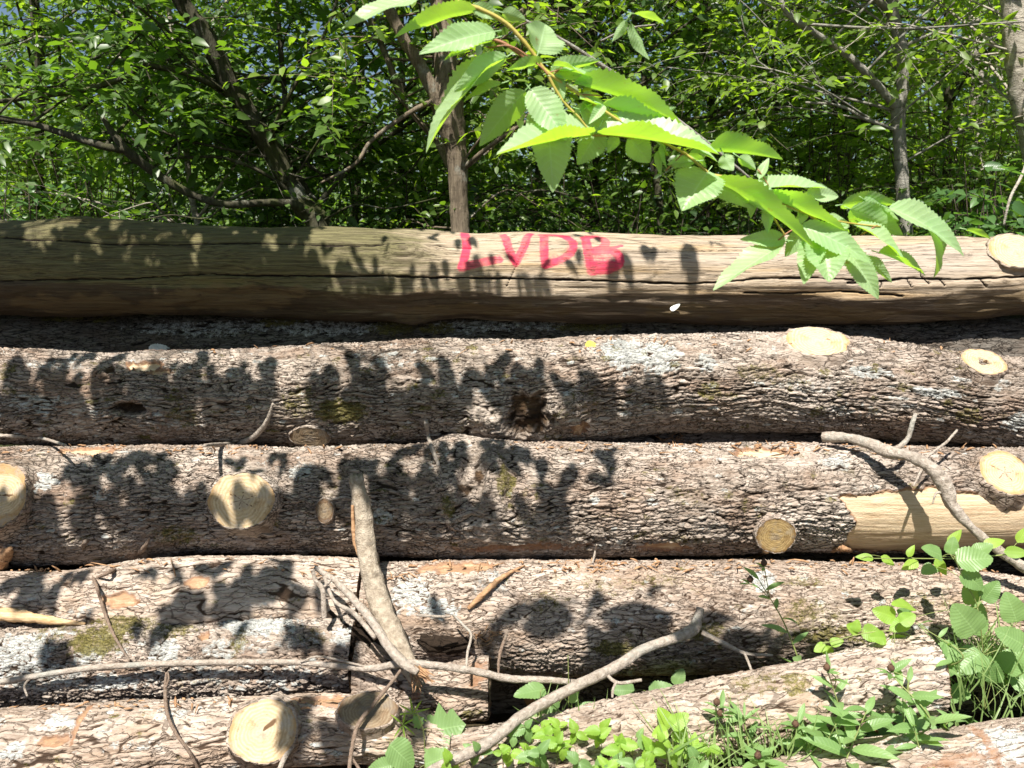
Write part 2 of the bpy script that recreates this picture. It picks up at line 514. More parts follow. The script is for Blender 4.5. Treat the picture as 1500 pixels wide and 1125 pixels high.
CUT_PALE = cut_material('cut_wood_pale', (0.62, 0.50, 0.33), (0.48, 0.28, 0.11), (0.60, 0.47, 0.28), (0.16, 0.10, 0.06))
CUT_OLD = cut_material('cut_wood_old', (0.30, 0.23, 0.15), (0.16, 0.095, 0.05), (0.26, 0.19, 0.11), (0.04, 0.025, 0.018))
CUT_RINGS = cut_material('cut_wood_ringed', (0.46, 0.33, 0.15), (0.20, 0.11, 0.035), (0.40, 0.27, 0.10), (0.09, 0.05, 0.02))

def leaf_material(name, dark, light, back, trans=0.42, rough=0.42, veins=0.0, spec=0.5, brown=0.0):
    t = NT(name)
    isl = t.n('ShaderNodeNewGeometry').outputs['Random Per Island']
    v = t.coords((1, 1, 1))
    f = t.math('ADD', t.math('MULTIPLY', isl, 0.75), t.math('MULTIPLY', t.noise(1.3, 2, v), 0.3))
    c = t.mix(f, dark, light)
    bump = None
    bl = t.mix(f, back, tuple(min(1, x * 1.25) for x in back))
    if veins:
        lu = t.attr('lu'); lv = t.math('ABSOLUTE', t.attr('lv'))
        ph = t.math('MULTIPLY', t.math('SUBTRACT', lu, t.math('MULTIPLY', lv, 0.16)), 11.0)
        fr = t.math('FRACT', ph)
        tri = t.math('ABSOLUTE', t.math('SUBTRACT', fr, 0.5))          # 0 at the vein
        vein = t.step(tri, 0.10, 0.0)
        mid = t.step(lv, 0.055, 0.01)
        vm = t.math('MAXIMUM', t.math('MULTIPLY', vein, 0.75), mid)
        c = t.mix(t.math('MULTIPLY', vm, 0.45 * veins), c, tuple(min(1, x * 1.7 + 0.03) for x in light))
        bl = t.mix(t.math('MULTIPLY', vm, 0.55 * veins), bl, tuple(x * 0.55 for x in back))
        bump = t.math('ADD', t.math('MULTIPLY', tri, 1.0), t.math('MULTIPLY', t.noise(90, 3, v), 0.35))
        if brown:
            bn = t.math('MULTIPLY', t.step(t.noise(26, 5, v, 0.65), 0.64, 0.74), brown)
            c = t.mix(bn, c, (0.30, 0.14, 0.03)); bl = t.mix(bn, bl, (0.55, 0.28, 0.05))
    p = t.n('ShaderNodeBsdfPrincipled', {'Base Color': c, 'Roughness': rough})
    p.inputs['Specular IOR Level'].default_value = spec
    if bump is not None:
        bn_ = t.n('ShaderNodeBump', {'Strength': 0.35, 'Distance': 0.002, 'Height': bump})
        t.set(p, 'Normal', bn_.outputs[0])
    tr = t.n('ShaderNodeBsdfTranslucent', {'Color': bl})
    mx = t.n('ShaderNodeMixShader', {0: trans, 1: p.outputs[0], 2: tr.outputs[0]})
    t.t.links.new(mx.outputs[0], t.out.inputs[0])
    return t.m
LEAF_CHERRY = leaf_material('cherry_leaf', (0.28, 0.44, 0.19), (0.42, 0.57, 0.32), (0.50, 0.90, 0.04), 0.42, 0.42, 1.0, 0.55, 0.8)
LEAF_TREE = leaf_material('tree_leaf', (0.028, 0.068, 0.012), (0.100, 0.175, 0.034), (0.22, 0.42, 0.02), 0.38, 0.40)
LEAF_TREE2 = leaf_material('tree_leaf_yellowish', (0.05, 0.105, 0.014), (0.19, 0.28, 0.045), (0.44, 0.70, 0.03), 0.42, 0.42)
LEAF_DARK = leaf_material('tree_leaf_dark', (0.014, 0.038, 0.012), (0.045, 0.092, 0.026), (0.08, 0.20, 0.015), 0.32, 0.36)
LEAF_FAR = leaf_material('far_leaf', (0.026, 0.072, 0.014), (0.18, 0.27, 0.07), (0.36, 0.58, 0.04), 0.38, 0.44)
LEAF_SHRUB = leaf_material('shrub_leaf', (0.04, 0.10, 0.03), (0.10, 0.19, 0.06), (0.18, 0.38, 0.04), 0.36, 0.34, 0.6)
LEAF_HERB = leaf_material('herb_leaf', (0.13, 0.24, 0.075), (0.24, 0.37, 0.14), (0.30, 0.55, 0.06), 0.36, 0.42, 0.8)
LEAF_YOUNG = leaf_material('young_leaf', (0.16, 0.30, 0.04), (0.30, 0.46, 0.07), (0.50, 0.80, 0.05), 0.40, 0.45, 0.8)
GRASS = leaf_material('grass_blade', (0.11, 0.19, 0.05), (0.30, 0.40, 0.15), (0.30, 0.52, 0.07), 0.36, 0.45)

def trunk_material(name, lo, hi, scale=(3, 3, 1), bands=0.0, lichen=0.25, moss=0.0):
    t = NT(name)
    v = t.coords(scale)
    a = t.noise(14, 6, v, 0.65)
    c = t.ramp(a, [(0.3, lo), (0.7, hi)])
    if bands:
        b = t.noise(10, 4, t.coords((1.2, 1.2, 7)), 0.6)
        c = t.mix(t.math('MULTIPLY', t.step(b, 0.58, 0.68), bands), c, (0.05, 0.04, 0.032))
    if lichen:
        c = t.mix(t.math('MULTIPLY', t.step(t.noise(7, 6, t.coords(), 0.7), 0.55, 0.66), lichen), c, (0.38, 0.40, 0.36))
    if moss:
        c = t.mix(t.math('MULTIPLY', t.step(t.noise(5, 6, t.coords(), 0.7), 0.48, 0.62), moss), c, (0.075, 0.085, 0.025))
    ht = t.math('ADD', a, t.math('MULTIPLY', t.noise(70, 4, v), 0.5))
    t.principled(c, 0.88, ht, 0.8, 0.012, 0.2)
    return t.m
TRUNK_DARK = trunk_material('trunk_dark', (0.024, 0.022, 0.014), (0.10, 0.092, 0.062), (4, 4, .8), 0, 0.4, 0.6)
TRUNK_CHERRY = trunk_material('trunk_reddish', (0.07, 0.052, 0.036), (0.27, 0.215, 0.155), (5, 5, .6), 0.4, 0.4)
TRUNK_GREY = trunk_material('trunk_grey', (0.15, 0.14, 0.12), (0.34, 0.32, 0.28), (2, 2, 2), 0.5, 0.3)
TRUNK_BIRCH = trunk_material('trunk_birch', (0.22, 0.19, 0.15), (0.52, 0.47, 0.40), (2, 2, 3), 0.95, 0.2)
TWIG = trunk_material('twig_bark', (0.045, 0.035, 0.025), (0.15, 0.12, 0.09), (6, 6, 6), 0, 0.15)
STICK = trunk_material('dead_stick', (0.26, 0.21, 0.165), (0.56, 0.49, 0.42), (6, 6, 6), 0.25, 0.5)
STICK_PALE = trunk_material('dead_stick_pale', (0.20, 0.155, 0.11), (0.52, 0.445, 0.35), (4, 4, 4), 0.35, 0.3)
STICK_BROWN = trunk_material('dead_twig_brown', (0.16, 0.105, 0.07), (0.36, 0.27, 0.21), (8, 8, 8), 0.2, 0.25)

def plain(name, lo, hi, scale=30, rough=0.8, vscale=(1, 1, 1)):
    t = NT(name)
    a = t.noise(scale, 5, t.coords(vscale), 0.65)
    t.principled(t.ramp(a, [(0.3, lo), (0.7, hi)]), rough, a, 0.6, 0.003, 0.3)
    return t.m
STEM_YELLOW = plain('young_stem', (0.36, 0.27, 0.05), (0.52, 0.44, 0.12), 20, 0.5)
STEM_GREEN = plain('green_stem', (0.16, 0.20, 0.06), (0.28, 0.31, 0.11), 20, 0.5)
STEM_RED = plain('red_stem', (0.24, 0.09, 0.05), (0.40, 0.20, 0.11), 40, 0.5)
BUD = plain('brown_bud', (0.045, 0.022, 0.014), (0.15, 0.085, 0.05), 160, 0.85)
SPLINTER = plain('splintered_wood', (0.42, 0.22, 0.09), (0.74, 0.56, 0.34), 8, 0.8, (2, 20, 20))
ORANGE_WOOD = plain('orange_wood', (0.20, 0.10, 0.05), (0.50, 0.31, 0.17), 12, 0.8, (4, 12, 12))
YELLOW_LEAF = plain('yellow_leaf', (0.36, 0.30, 0.05), (0.52, 0.46, 0.10), 60, 0.6)
DRY_LEAF = plain('dry_leaf', (0.15, 0.075, 0.03), (0.36, 0.21, 0.09), 40, 0.7)
PALE_CHIP = plain('pale_flake', (0.45, 0.46, 0.43), (0.74, 0.74, 0.70), 60, 0.8)

def soil_material():
    t = NT('forest_soil')
    v = t.coords()
    a = t.noise(6, 8, v, 0.7)
    c = t.ramp(a, [(0.3, (0.022, 0.015, 0.010)), (0.55, (0.07, 0.048, 0.030)), (0.75, (0.14, 0.10, 0.062))])
    c = t.mix(t.math('MULTIPLY', t.step(t.noise(1.2, 5, v), 0.5, 0.62), 0.6), c, (0.035, 0.055, 0.018))
    t.principled(c, 0.95, a, 1.0, 0.03, 0.1)
    return t.m
SOIL = soil_material()
# ================================================================== logs
class Log:
    """profile: rows (px, py of the upper outline, py of the lower outline, D) where D is the distance of the axis from the camera
    measured in the vertical plane; the axis, the radius and the position follow from them"""
    def __init__(self, prof, x0=None, x1=None, smooth=0.05):
        X = []; Y = []; Z = []; R = []
        for px, a, b, D in prof:
            ea, eb = elev(a), elev(b)
            m = (ea + eb) / 2
            r = D * math.sin((ea - eb) / 2)
            y = D * math.cos(m); z = CAM[2] + D * math.sin(m)
            d = ray(px, (a + b) / 2)
            X.append(d[0] * y / d[1]); Y.append(y); Z.append(z); R.append(r)
        self.kx = np.array(X)
        g = np.linspace(X[0], X[-1], 1200)
        k = np.exp(-0.5 * (np.arange(-60, 61) * (g[1] - g[0]) / smooth) ** 2); k /= k.sum()
        def sm(v):
            vv = np.interp(g, X, v)
            return np.convolve(np.pad(vv, 60, mode='edge'), k, 'valid')
        self.g = g; self.y = sm(Y); self.z = sm(Z); self.r = sm(R)
        self.x0 = x0 if x0 is not None else g[0]
        self.x1 = x1 if x1 is not None else g[-1]
    def at(self, X):
        return np.interp(X, self.g, self.y), np.interp(X, self.g, self.z), np.interp(X, self.g, self.r)
    def pos(self, X, th, out=0.0):
        y, z, r = self.at(X)
        return np.stack([X + 0 * th, y - (r + out) * np.cos(th), z + (r + out) * np.sin(th)], -1)
    def nrm(self, X, th):
        return np.array([0, -math.cos(th), math.sin(th)])
    def hit(self, px, py):
        """photo pixel -> (X, theta) on the log's skin (nearest outline when it misses)"""
        d = ray(px, py)
        e = math.atan2(d[2], d[1]); h = math.hypot(d[1], d[2])
        X = d[0] * 2.4
        th = 0
        for _ in range(8):
            y, z, r = self.at(X)
            cy, cz = y, z - CAM[2]
            b = cy * math.cos(e) + cz * math.sin(e)
            c = cy * cy + cz * cz - r * r
            disc = b * b - c
            t = b - math.sqrt(disc) if disc > 0 else b
            X = d[0] / h * t
            py_ = t * math.cos(e) - cy; pz_ = t * math.sin(e) - cz
            th = math.atan2(pz_, -py_)
        return X, th
    def px(self, X):                            # metres per photo pixel there
        y, z, r = self.at(X)
        return (y * math.cos(PITCH) + (CAM[2] - z) * math.sin(PITCH)) / F

def sd_poly(x, y, poly):
    """signed distance to a closed polygon (negative inside)"""
    d = np.full(x.shape, 1e9); ins = np.zeros(x.shape, bool)
    n = len(poly)
    for i in range(n):
        ax, ay = poly[i]; bx, by = poly[(i + 1) % n]
        ex, ey = bx - ax, by - ay
        t = np.clip(((x - ax) * ex + (y - ay) * ey) / (ex * ex + ey * ey + 1e-12), 0, 1)
        d = np.minimum(d, np.hypot(x - ax - t * ex, y - ay - t * ey))
        c = ((ay > y) != (by > y)) & (x < (bx - ax) * (y - ay) / (by - ay + 1e-12) + ax)
        ins ^= c
    return np.where(ins, -d, d)

def d_line(x, y, pts):
    d = np.full(x.shape, 1e9)
    for (ax, ay), (bx, by) in zip(pts[:-1], pts[1:]):
        ex, ey = bx - ax, by - ay
        t = np.clip(((x - ax) * ex + (y - ay) * ey) / (ex * ex + ey * ey + 1e-12), 0, 1)
        d = np.minimum(d, np.hypot(x - ax - t * ex, y - ay - t * ey))
    return d

QUAL = 1.0
def grid_for(log, xs=0.0040, ts=0.0027, view=1.75):
    L0, L1 = log.x0, log.x1
    xa = []
    x = L0
    while x < L1:
        xa.append(x)
        x += xs / QUAL if -view < x < view else 0.03
    xa.append(L1)
    xa = np.array(xa)
    r = float(np.mean(log.r))
    lo, hi = math.radians(-112), math.radians(125)
    fine = np.arange(lo, hi, ts / QUAL / r)
    nb = 26
    back = np.linspace(hi, lo + 2 * math.pi, nb)[:-1]
    th = np.concatenate([fine, back])
    return xa, th

class Skin:
    """height field and colour masks over one log"""
    def __init__(self, log, seed, xs=0.0040, ts=0.0027):
        self.log = log; self.seed = seed
        self.xa, self.th = grid_for(log, xs, ts)
        self.TH, self.X = np.meshgrid(self.th, self.xa)
        self.r0 = float(np.mean(log.r))
        self.A = self.TH * self.r0                     # arc length round the log
        self.H = np.zeros_like(self.X)
        self.at = {}
        self.wx = np.zeros_like(self.X); self.wa = np.zeros_like(self.X)
    def m(self, k):
        return self.at.setdefault(k, np.zeros_like(self.X))
    def put(self, k, v):
        self.at[k] = np.maximum(self.m(k), v)
    def uv(self, px, py):
        X, th = self.log.hit(px, py)
        return X, th * self.r0
    def lump(self, amp, sx=0.35, sa=0.22):
        s = self.seed
        self.H += amp * fbm(self.X / sx, self.A / sa, s + 50, 3)
    def spot(self, px, py, rx, ry, rag=0.45, seed=1, frag=60):
        """soft ragged mask 1 inside, 0 outside, sized in photo pixels"""
        X, a = self.uv(px, py)
        k = self.log.px(X)
        _, th = self.log.hit(px, py)
        dx = (self.X - X) / (rx * k)
        da = (self.A - a) / (ry * k / max(0.35, math.cos(min(abs(th - 0.25), 1.2))))
        d = np.sqrt(dx * dx + da * da)
        d = d + rag * fbm(self.X * frag, self.A * frag, self.seed + seed, 3)
        return ss(1.25, 0.6, d)
    def near(self, px, py):
        X, a = self.uv(px, py)
        return X, a, self.X - X, self.A - a
    def knot(self, px, py, rx, ry, swell=0.02, pit=0.03, hole=True, ripples=0.003):
        X, a, dx, da = self.near(px, py)
        k = self.log.px(X)
        r = np.hypot(dx / (rx * k), da / (ry * k))
        wob = 0.35 * fbm(self.X * 22, self.A * 22, self.seed + 71, 3)
        rr = r + wob
        self.H += swell * np.exp(-(r / 1.5) ** 2)
        self.H += ripples * np.sin(rr * 12 + 2 * fbm(self.X * 15, self.A * 15, self.seed + 77, 2)) * np.exp(-(r / 1.3) ** 2)
        self.H -= pit * ss(0.75, 0.15, rr)
        self.H += 0.55 * swell * ss(0.45, 0.85, rr) * ss(1.45, 0.95, rr) * (0.6 + 0.8 * np.sin(np.arctan2(da / ry, dx / rx) * 2 + 0.8))
        f = np.exp(-(r / 1.6) ** 2)
        ang = np.arctan2(da / ry, dx / rx)
        # grain bends round the knot
        self.wa += f * np.sign(da) * ry * k * 0.22 * np.exp(-np.abs(dx) / (rx * k))
        if hole:
            self.put('hole', (0.85 + 0.5 * fbm(self.X * 50, self.A * 50, self.seed + 78, 3)) * ss(0.85, 0.30, rr))
        self.fl = f
    def bark(self, depth=0.008, pl=0.05, pw=0.0135, fine=1.0, wav=1.0, cross=0.75):
        """wavy furrows along the trunk, thinner ones between them, cross cracks and plates lifting like shingles"""
        s = self.seed
        X = self.X + self.wx; A = self.A + self.wa
        g = A + wav * 0.018 * fbm(X * 4.5, A * 4.0, s + 1, 3) + wav * 0.0065 * fbm(X * 19, A * 22, s + 2, 3)
        xx = X + 0.016 * fbm(X * 9, A * 26, s + 3, 3)
        shear = 0.5 * np.clip(1.8 * perlin(X * 7, A * 9, s + 4), -1, 1)
        f1, f2, rid, ou, ov = voro(xx / (pl * 1.25) + shear * g / pw, g / pw, s)
        e = f2 - f1
        brk = 0.5 + 0.5 * np.clip(2.4 * fbm(X * 9, A * 18, s + 8, 2), -1, 1)       # where furrows open wide
        cr1 = ss(0.0, 0.07 + 0.15 * brk, e)
        kx = 0.36 / pl; ka = 0.80 / pw
        n1 = perlin(xx * kx, g * ka, s + 9)
        w1 = np.abs(n1)
        fA = ss(0.0, 0.07 + 0.20 * brk, w1)
        n2 = perlin(xx * kx * 2.3 + 9, g * ka * 1.9, s + 10)
        fB = ss(0.0, 0.06 + 0.16 * (1 - brk), np.abs(n2))
        plate = fA * (1 - cross * (1 - cr1)) * (0.60 + 0.40 * fB)
        lowf = 0.5 + 0.5 * np.clip(fbm(X * 4, A * 6, s + 20, 2) * 1.6, -1, 1)
        flake = -np.clip(ov, -0.7, 0.7) * (0.4 + rid)
        saw = np.clip(n1, -0.5, 0.5)                       # one lip of a furrow stands higher than the other
        h = 0.80 * plate + 0.22 * rid * cr1 + 0.34 * flake * cr1 + 0.30 * saw * fA
        h += fine * (0.17 * fbm(xx * 38, g * 210, s + 30, 4) + 0.10 * perlin(xx * 120, g * 330, s + 31))
        h = h * (0.55 + 0.6 * lowf)
        bare = self.m('bare')
        keep = ss(0.55, 0.3, bare + 0.35 * fbm(X * 40, A * 70, s + 44, 3) * ss(0, .2, bare))
        grain = 0.0010 * fbm(X * 6, A * 260, s + 40, 3) + 0.0022 * fbm(X * 4, A * 28, s + 41, 3)
        hole = 1 - 0.75 * self.m('hole')
        self.H -= 0.55 * depth
        self.H += (depth * h * hole) * keep + (1 - keep) * (grain - 0.25 * depth)
        self.at['plate'] = np.clip(plate, 0, 1) * keep + (1 - keep)
        self.at['rnd'] = np.clip(0.7 * rid + 0.3 * lowf, 0, 1)
    def scatter_lichen(self, n, rng, rx=(4, 12), ry=(2, 5), k='lichen', val=(0.5, 0.95), box=None):
        """many small spots placed in surface coordinates"""
        for _ in range(n):
            if box:
                px = rng.uniform(box[0], box[2]); py = rng.uniform(box[1], box[3])
                X, a = self.uv(px, py)
            else:
                X = rng.uniform(max(self.log.x0, -1.7), min(self.log.x1, 1.7)); a = rng.uniform(-1.0, 1.5) * self.r0
            kk = 0.0022
            ex = rng.uniform(*rx) * kk; ea = rng.uniform(*ry) * kk
            i0, i1 = np.searchsorted(self.xa, [X - 2.2 * ex, X + 2.2 * ex])
            if i1 - i0 < 2: continue
            j0, j1 = np.searchsorted(self.th[:-26], [(a - 2.2 * ea) / self.r0, (a + 2.2 * ea) / self.r0])
            if j1 - j0 < 2: continue
            sl_ = (slice(i0, i1), slice(j0, j1))
            d = np.hypot((self.X[sl_] - X) / ex, (self.A[sl_] - a) / ea) + 0.5 * perlin(self.X[sl_] * 90, self.A[sl_] * 120, self.seed + 3)
            v = ss(1.25, 0.5, d) * rng.uniform(*val)
            mm = self.m(k)
            mm[sl_] = np.maximum(mm[sl_], v)
    def build(self, name, mat, ends=True, end_mat=None):
        log = self.log
        y, z, r = log.at(self.xa)
        R = r[:, None] + self.H
        co = np.stack([self.X, y[:, None] - R * np.cos(self.TH), z[:, None] + R * np.sin(self.TH)], -1)
        nx, nt = self.X.shape
        i = np.arange(nx - 1)[:, None] * nt; j = np.arange(nt)[None]; j2 = (j + 1) % nt
        q = np.stack([i + j, i + nt + j, i + nt + j2, i + j2], -1).reshape(-1, 4)
        xm = 0.5 * (log.x0 + log.x1)
        ym, zm, _ = log.at(xm)
        org = np.array([xm, float(ym), float(zm)])
        o = mesh_np(name, co.reshape(-1, 3) - org, [q], mat, {k: v for k, v in self.at.items()})
        o.location = org
        self.obj = o
        if ends:
            self.rims = (co[0], co[-1])
        return o
    def end_cap(self, which, mat, jag=0.004, bulge=0.0):
        """sawn end face as a part of the log"""
        rim = self.rims[which]
        c = rim.mean(0); sgn = -1 if which == 0 else 1
        nt = len(rim); K = 9
        co = []; fx = []; fy = []; ck = []
        ph = np.arctan2(rim[:, 2] - c[2], rim[:, 1] - c[1])
        for k in range(K):
            f = 1 - k / (K - 1)
            p = c + (rim - c) * f
            p[:, 0] += sgn * (0.0015 + jag * fbm(p[:, 1] * 30 + which * 5, p[:, 2] * 30, self.seed, 3))
            co.append(p); fx.append(f * np.cos(ph)); fy.append(f * np.sin(ph))
            ck.append(ss(0.09, 0.0, np.abs(np.sin(ph * 2.5 + 0.8 * f))) * ss(0.0, .2, f) * ss(0.95, 0.6, f))
        co = np.concatenate(co)
        i = np.arange(K - 1)[:, None] * nt; j = np.arange(nt)[None]; j2 = (j + 1) % nt
        q = np.stack([i + j, i + j2, i + nt + j2, i + nt + j], -1).reshape(-1, 4)
        if sgn < 0: q = q[:, ::-1]
        return mesh_np('cut_end', co, [q], mat, {'fx': np.concatenate(fx), 'fy': np.concatenate(fy), 'crack': np.concatenate(ck)}, True, self.obj)

def stub(skin, px, py, a, b, out=0.02, face=None, mat=None, bark=None, label=None, hole=0.0, checks=5, collar=1.35, seed=0, tilt=0.0, star=False):
    """a sawn-off branch: bark collar (part) and its cut face (sub-part); a, b are the half sizes of the face in photo pixels"""
    log = skin.log
    X, th = log.hit(px, py)
    n = log.nrm(X, th)
    view = norm(CAM - log.pos(X, th))
    if face is not None:
        n = norm(n * (1 - face[0]) + np.array(face[1:4]) * face[0])
    k = log.px(X)
    tx = norm(np.array([1.0, 0, 0]) - n * n[0]); tb = np.cross(n, tx)
    if tb[2] < 0: tb = -tb
    cs = max(0.38, abs(np.dot(n, view)))
    ra, rb = a * k, b * k / cs
    c0 = log.pos(X, th)
    S = 44
    ph = np.linspace(0, 2 * math.pi, S, endpoint=False)
    wob = 1 + 0.07 * perlin(np.cos(ph) * 1.2 + seed, np.sin(ph) * 1.2, seed + 3) + 0.035 * perlin(ph * 3, ph * 0 + seed, seed + 9)
    ex = tx[None] * (np.cos(ph) * ra * wob)[:, None] + tb[None] * (np.sin(ph) * rb * wob)[:, None]
    prof = [(collar * 1.12, -0.045), (collar, -0.014), (1 + (collar - 1) * 0.5, out * 0.25), (1.09, out * 0.6), (1.05, out * 0.92), (1.02, out + 0.001)]
    co = []; pl = []
    for q, (sc, ht) in enumerate(prof):
        rg = 1 + 0.07 * perlin(np.cos(ph) * 4 + q * 1.7, np.sin(ph) * 4 + seed, seed + 21) + 0.045 * perlin(ph * 5 + q, ph * 0 + q * 2.3, seed + 22)
        co.append(c0 + ex * (sc * rg)[:, None] + n * ht)
        pl.append(np.clip(0.55 + 0.5 * perlin(ph * 6, ph * 0 + q * 0.9, seed + 2), 0, 1))
    lip = 0.0035 * np.clip(perlin(ph * 3.5, ph * 0 + seed * 1.3, seed + 6) + 0.25, -0.2, 1.2)
    co[-1] = co[-1] + n[None] * lip[:, None]
    co.append(c0 + ex * 0.975 + n * out); pl.append(np.full(S, 0.3))
    m = len(co)
    i = np.arange(m - 1)[:, None] * S; j = np.arange(S)[None]; j2 = (j + 1) % S
    q = np.stack([i + j, i + j2, i + S + j2, i + S + j], -1).reshape(-1, 4)
    o = mesh_np('branch_stub', np.concatenate(co), [q], bark or BARK_OAK, {'plate': np.concatenate(pl), 'rnd': np.tile(np.random.default_rng(seed).random(S), m)}, True, skin.obj)
    K = 22
    co = []; fx = []; fy = []; ck = []
    for q_ in range(K):
        f = 1 - q_ / (K - 1)
        p = c0 + ex * f + n * (out + 0.001)
        rough = 0.0022 * fbm(np.cos(ph) * f * 4, np.sin(ph) * f * 9 + seed, seed + 4, 3)
        if hole:
            rough = rough - 0.03 * ss(hole * 1.5, hole * 0.8, f + 0.08 * np.sin(ph * 3 + seed))
        rough = rough + tilt * f * np.sin(ph)
        co.append(p + n[None] * rough[:, None])
        fx.append(f * np.cos(ph)); fy.append(f * np.sin(ph) * rb / ra)
        wv = ph + 0.25 * perlin(np.full(S, f * 4.0), ph * 0 + seed, seed)
        c_ = ss(0.10, 0.0, np.abs(np.sin(wv * checks / 2 + seed)) * (f + 0.1)) * ss(0.9 if star else 0.75, 0.3, f)
        if hole: c_ = np.maximum(c_, ss(hole * 1.35, hole, f + 0.08 * np.sin(ph * 3 + seed)))
        ck.append(c_ if checks else c_ * 0 + (ss(hole * 1.35, hole, f) if hole else 0))
    i = np.arange(K - 1)[:, None] * S
    q = np.stack([i + j, i + j2, i + S + j2, i + S + j], -1).reshape(-1, 4)
    f_ = mesh_np('cut_face', np.concatenate(co), [q], mat or CUT_FRESH, {'fx': np.concatenate(fx), 'fy': np.concatenate(fy), 'crack': np.concatenate(ck)}, True, o)
    if label: o['label'] = label
    return o

LOGS = []
def front(px, py):
    """distance along y of the first log surface seen at a photo pixel (None when no log is there)"""
    best = None
    d = ray(px, py); e = math.atan2(d[2], d[1])
    for L in LOGS:
        X, th = L.hit(px, py)
        y, z, r = L.at(X)
        if not (L.x0 - .02 < X < L.x1 + .02): continue
        b = y * math.cos(e) + (z - CAM[2]) * math.sin(e)
        if y * y + (z - CAM[2]) ** 2 - b * b > r * r: continue
        p = L.pos(X, th)
        if best is None or p[1] < best[1]: best = p
    return best

def on(px, py, lift=0.01, Y=None):
    """point just in front of whatever log is seen there"""
    p = front(px, py)
    if p is None or Y is not None:
        return P(px, py, Y if Y is not None else 2.2)
    v = norm(CAM - p)
    return p + v * lift

GROUP = 'felled logs stacked in the pile'

# ---- top log, barkless and weathered, with the painted letters
L1 = Log([(-500, 325, 458, 2.96), (0, 322, 460, 2.93), (120, 320, 462, 2.92), (240, 326, 463, 2.92), (500, 334, 466, 2.90), (600, 337, 470, 2.9), (680, 338, 468, 2.9), (900, 343, 469, 2.88),
          (1100, 347, 472, 2.87), (1200, 348, 470, 2.86), (1330, 348, 474, 2.86), (1430, 348, 467, 2.86), (1500, 346, 460, 2.86), (2000, 344, 458, 2.85)])
S1 = Skin(L1, 101, 0.0042, 0.0032)
S1.lump(0.016, 0.42, 0.16)
s = S1.seed
S1.H += 0.0026 * fbm(S1.X * 3, S1.A * 150, s, 4) + 0.004 * fbm(S1.X * 5, S1.A * 12, s + 19, 3) + 0.0035 * fbm(S1.X * 1.6, S1.A * 34, s + 2, 3)
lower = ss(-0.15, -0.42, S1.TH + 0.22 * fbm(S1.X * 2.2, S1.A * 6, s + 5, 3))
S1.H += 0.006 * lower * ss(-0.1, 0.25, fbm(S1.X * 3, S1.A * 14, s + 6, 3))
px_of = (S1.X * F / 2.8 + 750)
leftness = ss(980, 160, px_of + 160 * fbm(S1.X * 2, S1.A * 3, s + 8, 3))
S1.put('algae_shade', 0.98 * leftness + 0.10)  # real algae plus painted shade, deepening toward the left end
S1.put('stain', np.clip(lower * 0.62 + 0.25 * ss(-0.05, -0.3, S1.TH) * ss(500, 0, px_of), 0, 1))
for (x, y, rx, ry) in [(140, 448, 150, 12), (330, 440, 130, 16), (420, 428, 40, 9), (60, 445, 60, 10), (700, 455, 160, 8), (1440, 445, 90, 22), (1180, 460, 180, 10), (1000, 455, 60, 8)]:
    S1.put('tan', 0.75 * S1.spot(x, y, rx, ry, 0.6, 3, 14))
cracks = [([(0, 346), (60, 352), (150, 356), (300, 356), (420, 358), (480, 361), (620, 358), (690, 362)], 2.2),
          ([(360, 404), (500, 405), (560, 404), (650, 407), (740, 408), (840, 410), (920, 413), (1000, 416), (1050, 414), (1110, 408), (1190, 407), (1250, 410)], 2.6),
          ([(1240, 414), (1290, 412), (1330, 407), (1400, 409), (1440, 408), (1500, 405), (1560, 404)], 2.8),
          ([(1348, 394), (1350, 404), (1360, 416)], 2.0), ([(1328, 409), (1333, 420)], 1.8), ([(1376, 410), (1382, 418)], 1.6), ([(1432, 408), (1442, 419)], 2.0),
          ([(1290, 413), (1288, 420)], 1.6), ([(0, 412), (200, 408), (300, 402), (360, 404)], 1.6), ([(780, 345), (760, 380), (742, 420)], 0.7),
          ([(900, 372), (960, 371), (1040, 366), (1120, 368)], 1.0), ([(1090, 428), (1150, 430), (1230, 426), (1320, 432)], 2.0)]
for pts, wpx in cracks:
    q = [S1.uv(*p) for p in pts]
    k = 0.0024
    wv = 0.0030 * fbm(S1.X * 24, S1.A * 24, s + 12, 3)
    d = d_line(S1.X, S1.A + wv, q)
    wl = wpx * k * (0.55 + 0.45 * np.clip(fbm(S1.X * 9, S1.A * 2, s + 15, 2) * 2 + 0.5, 0, 1.3))
    m = ss(1.0, 0.25, d / wl)
    S1.put('crack', m)
    S1.H -= 0.010 * m
# swollen ridge along the checks on the sunny end
rid = [S1.uv(*p) for p in [(1040, 418), (1200, 412), (1350, 416), (1560, 410)]]
S1.H += 0.010 * np.exp(-(d_line(S1.X, S1.A, rid) / 0.03) ** 2)
for (x, y, rx, ry, sw) in [(590, 366, 26, 13, .018), (115, 324, 30, 9, .014), (605, 466, 32, 8, .02), (1180, 360, 14, 8, .008), (1415, 372, 7, 5, .004)]:
    X, a, dx, da = S1.near(x, y); k = 0.0024
    rr = np.hypot(dx / (rx * k), da / (ry * k))
    S1.H += sw * np.exp(-rr ** 2) + 0.002 * np.sin(rr * 12) * np.exp(-(rr / 1.3) ** 2)
    if y < 400: S1.put('crack', 0.45 * ss(0.35, 0.1, rr + .3 * fbm(S1.X * 40, S1.A * 40, s, 2)))
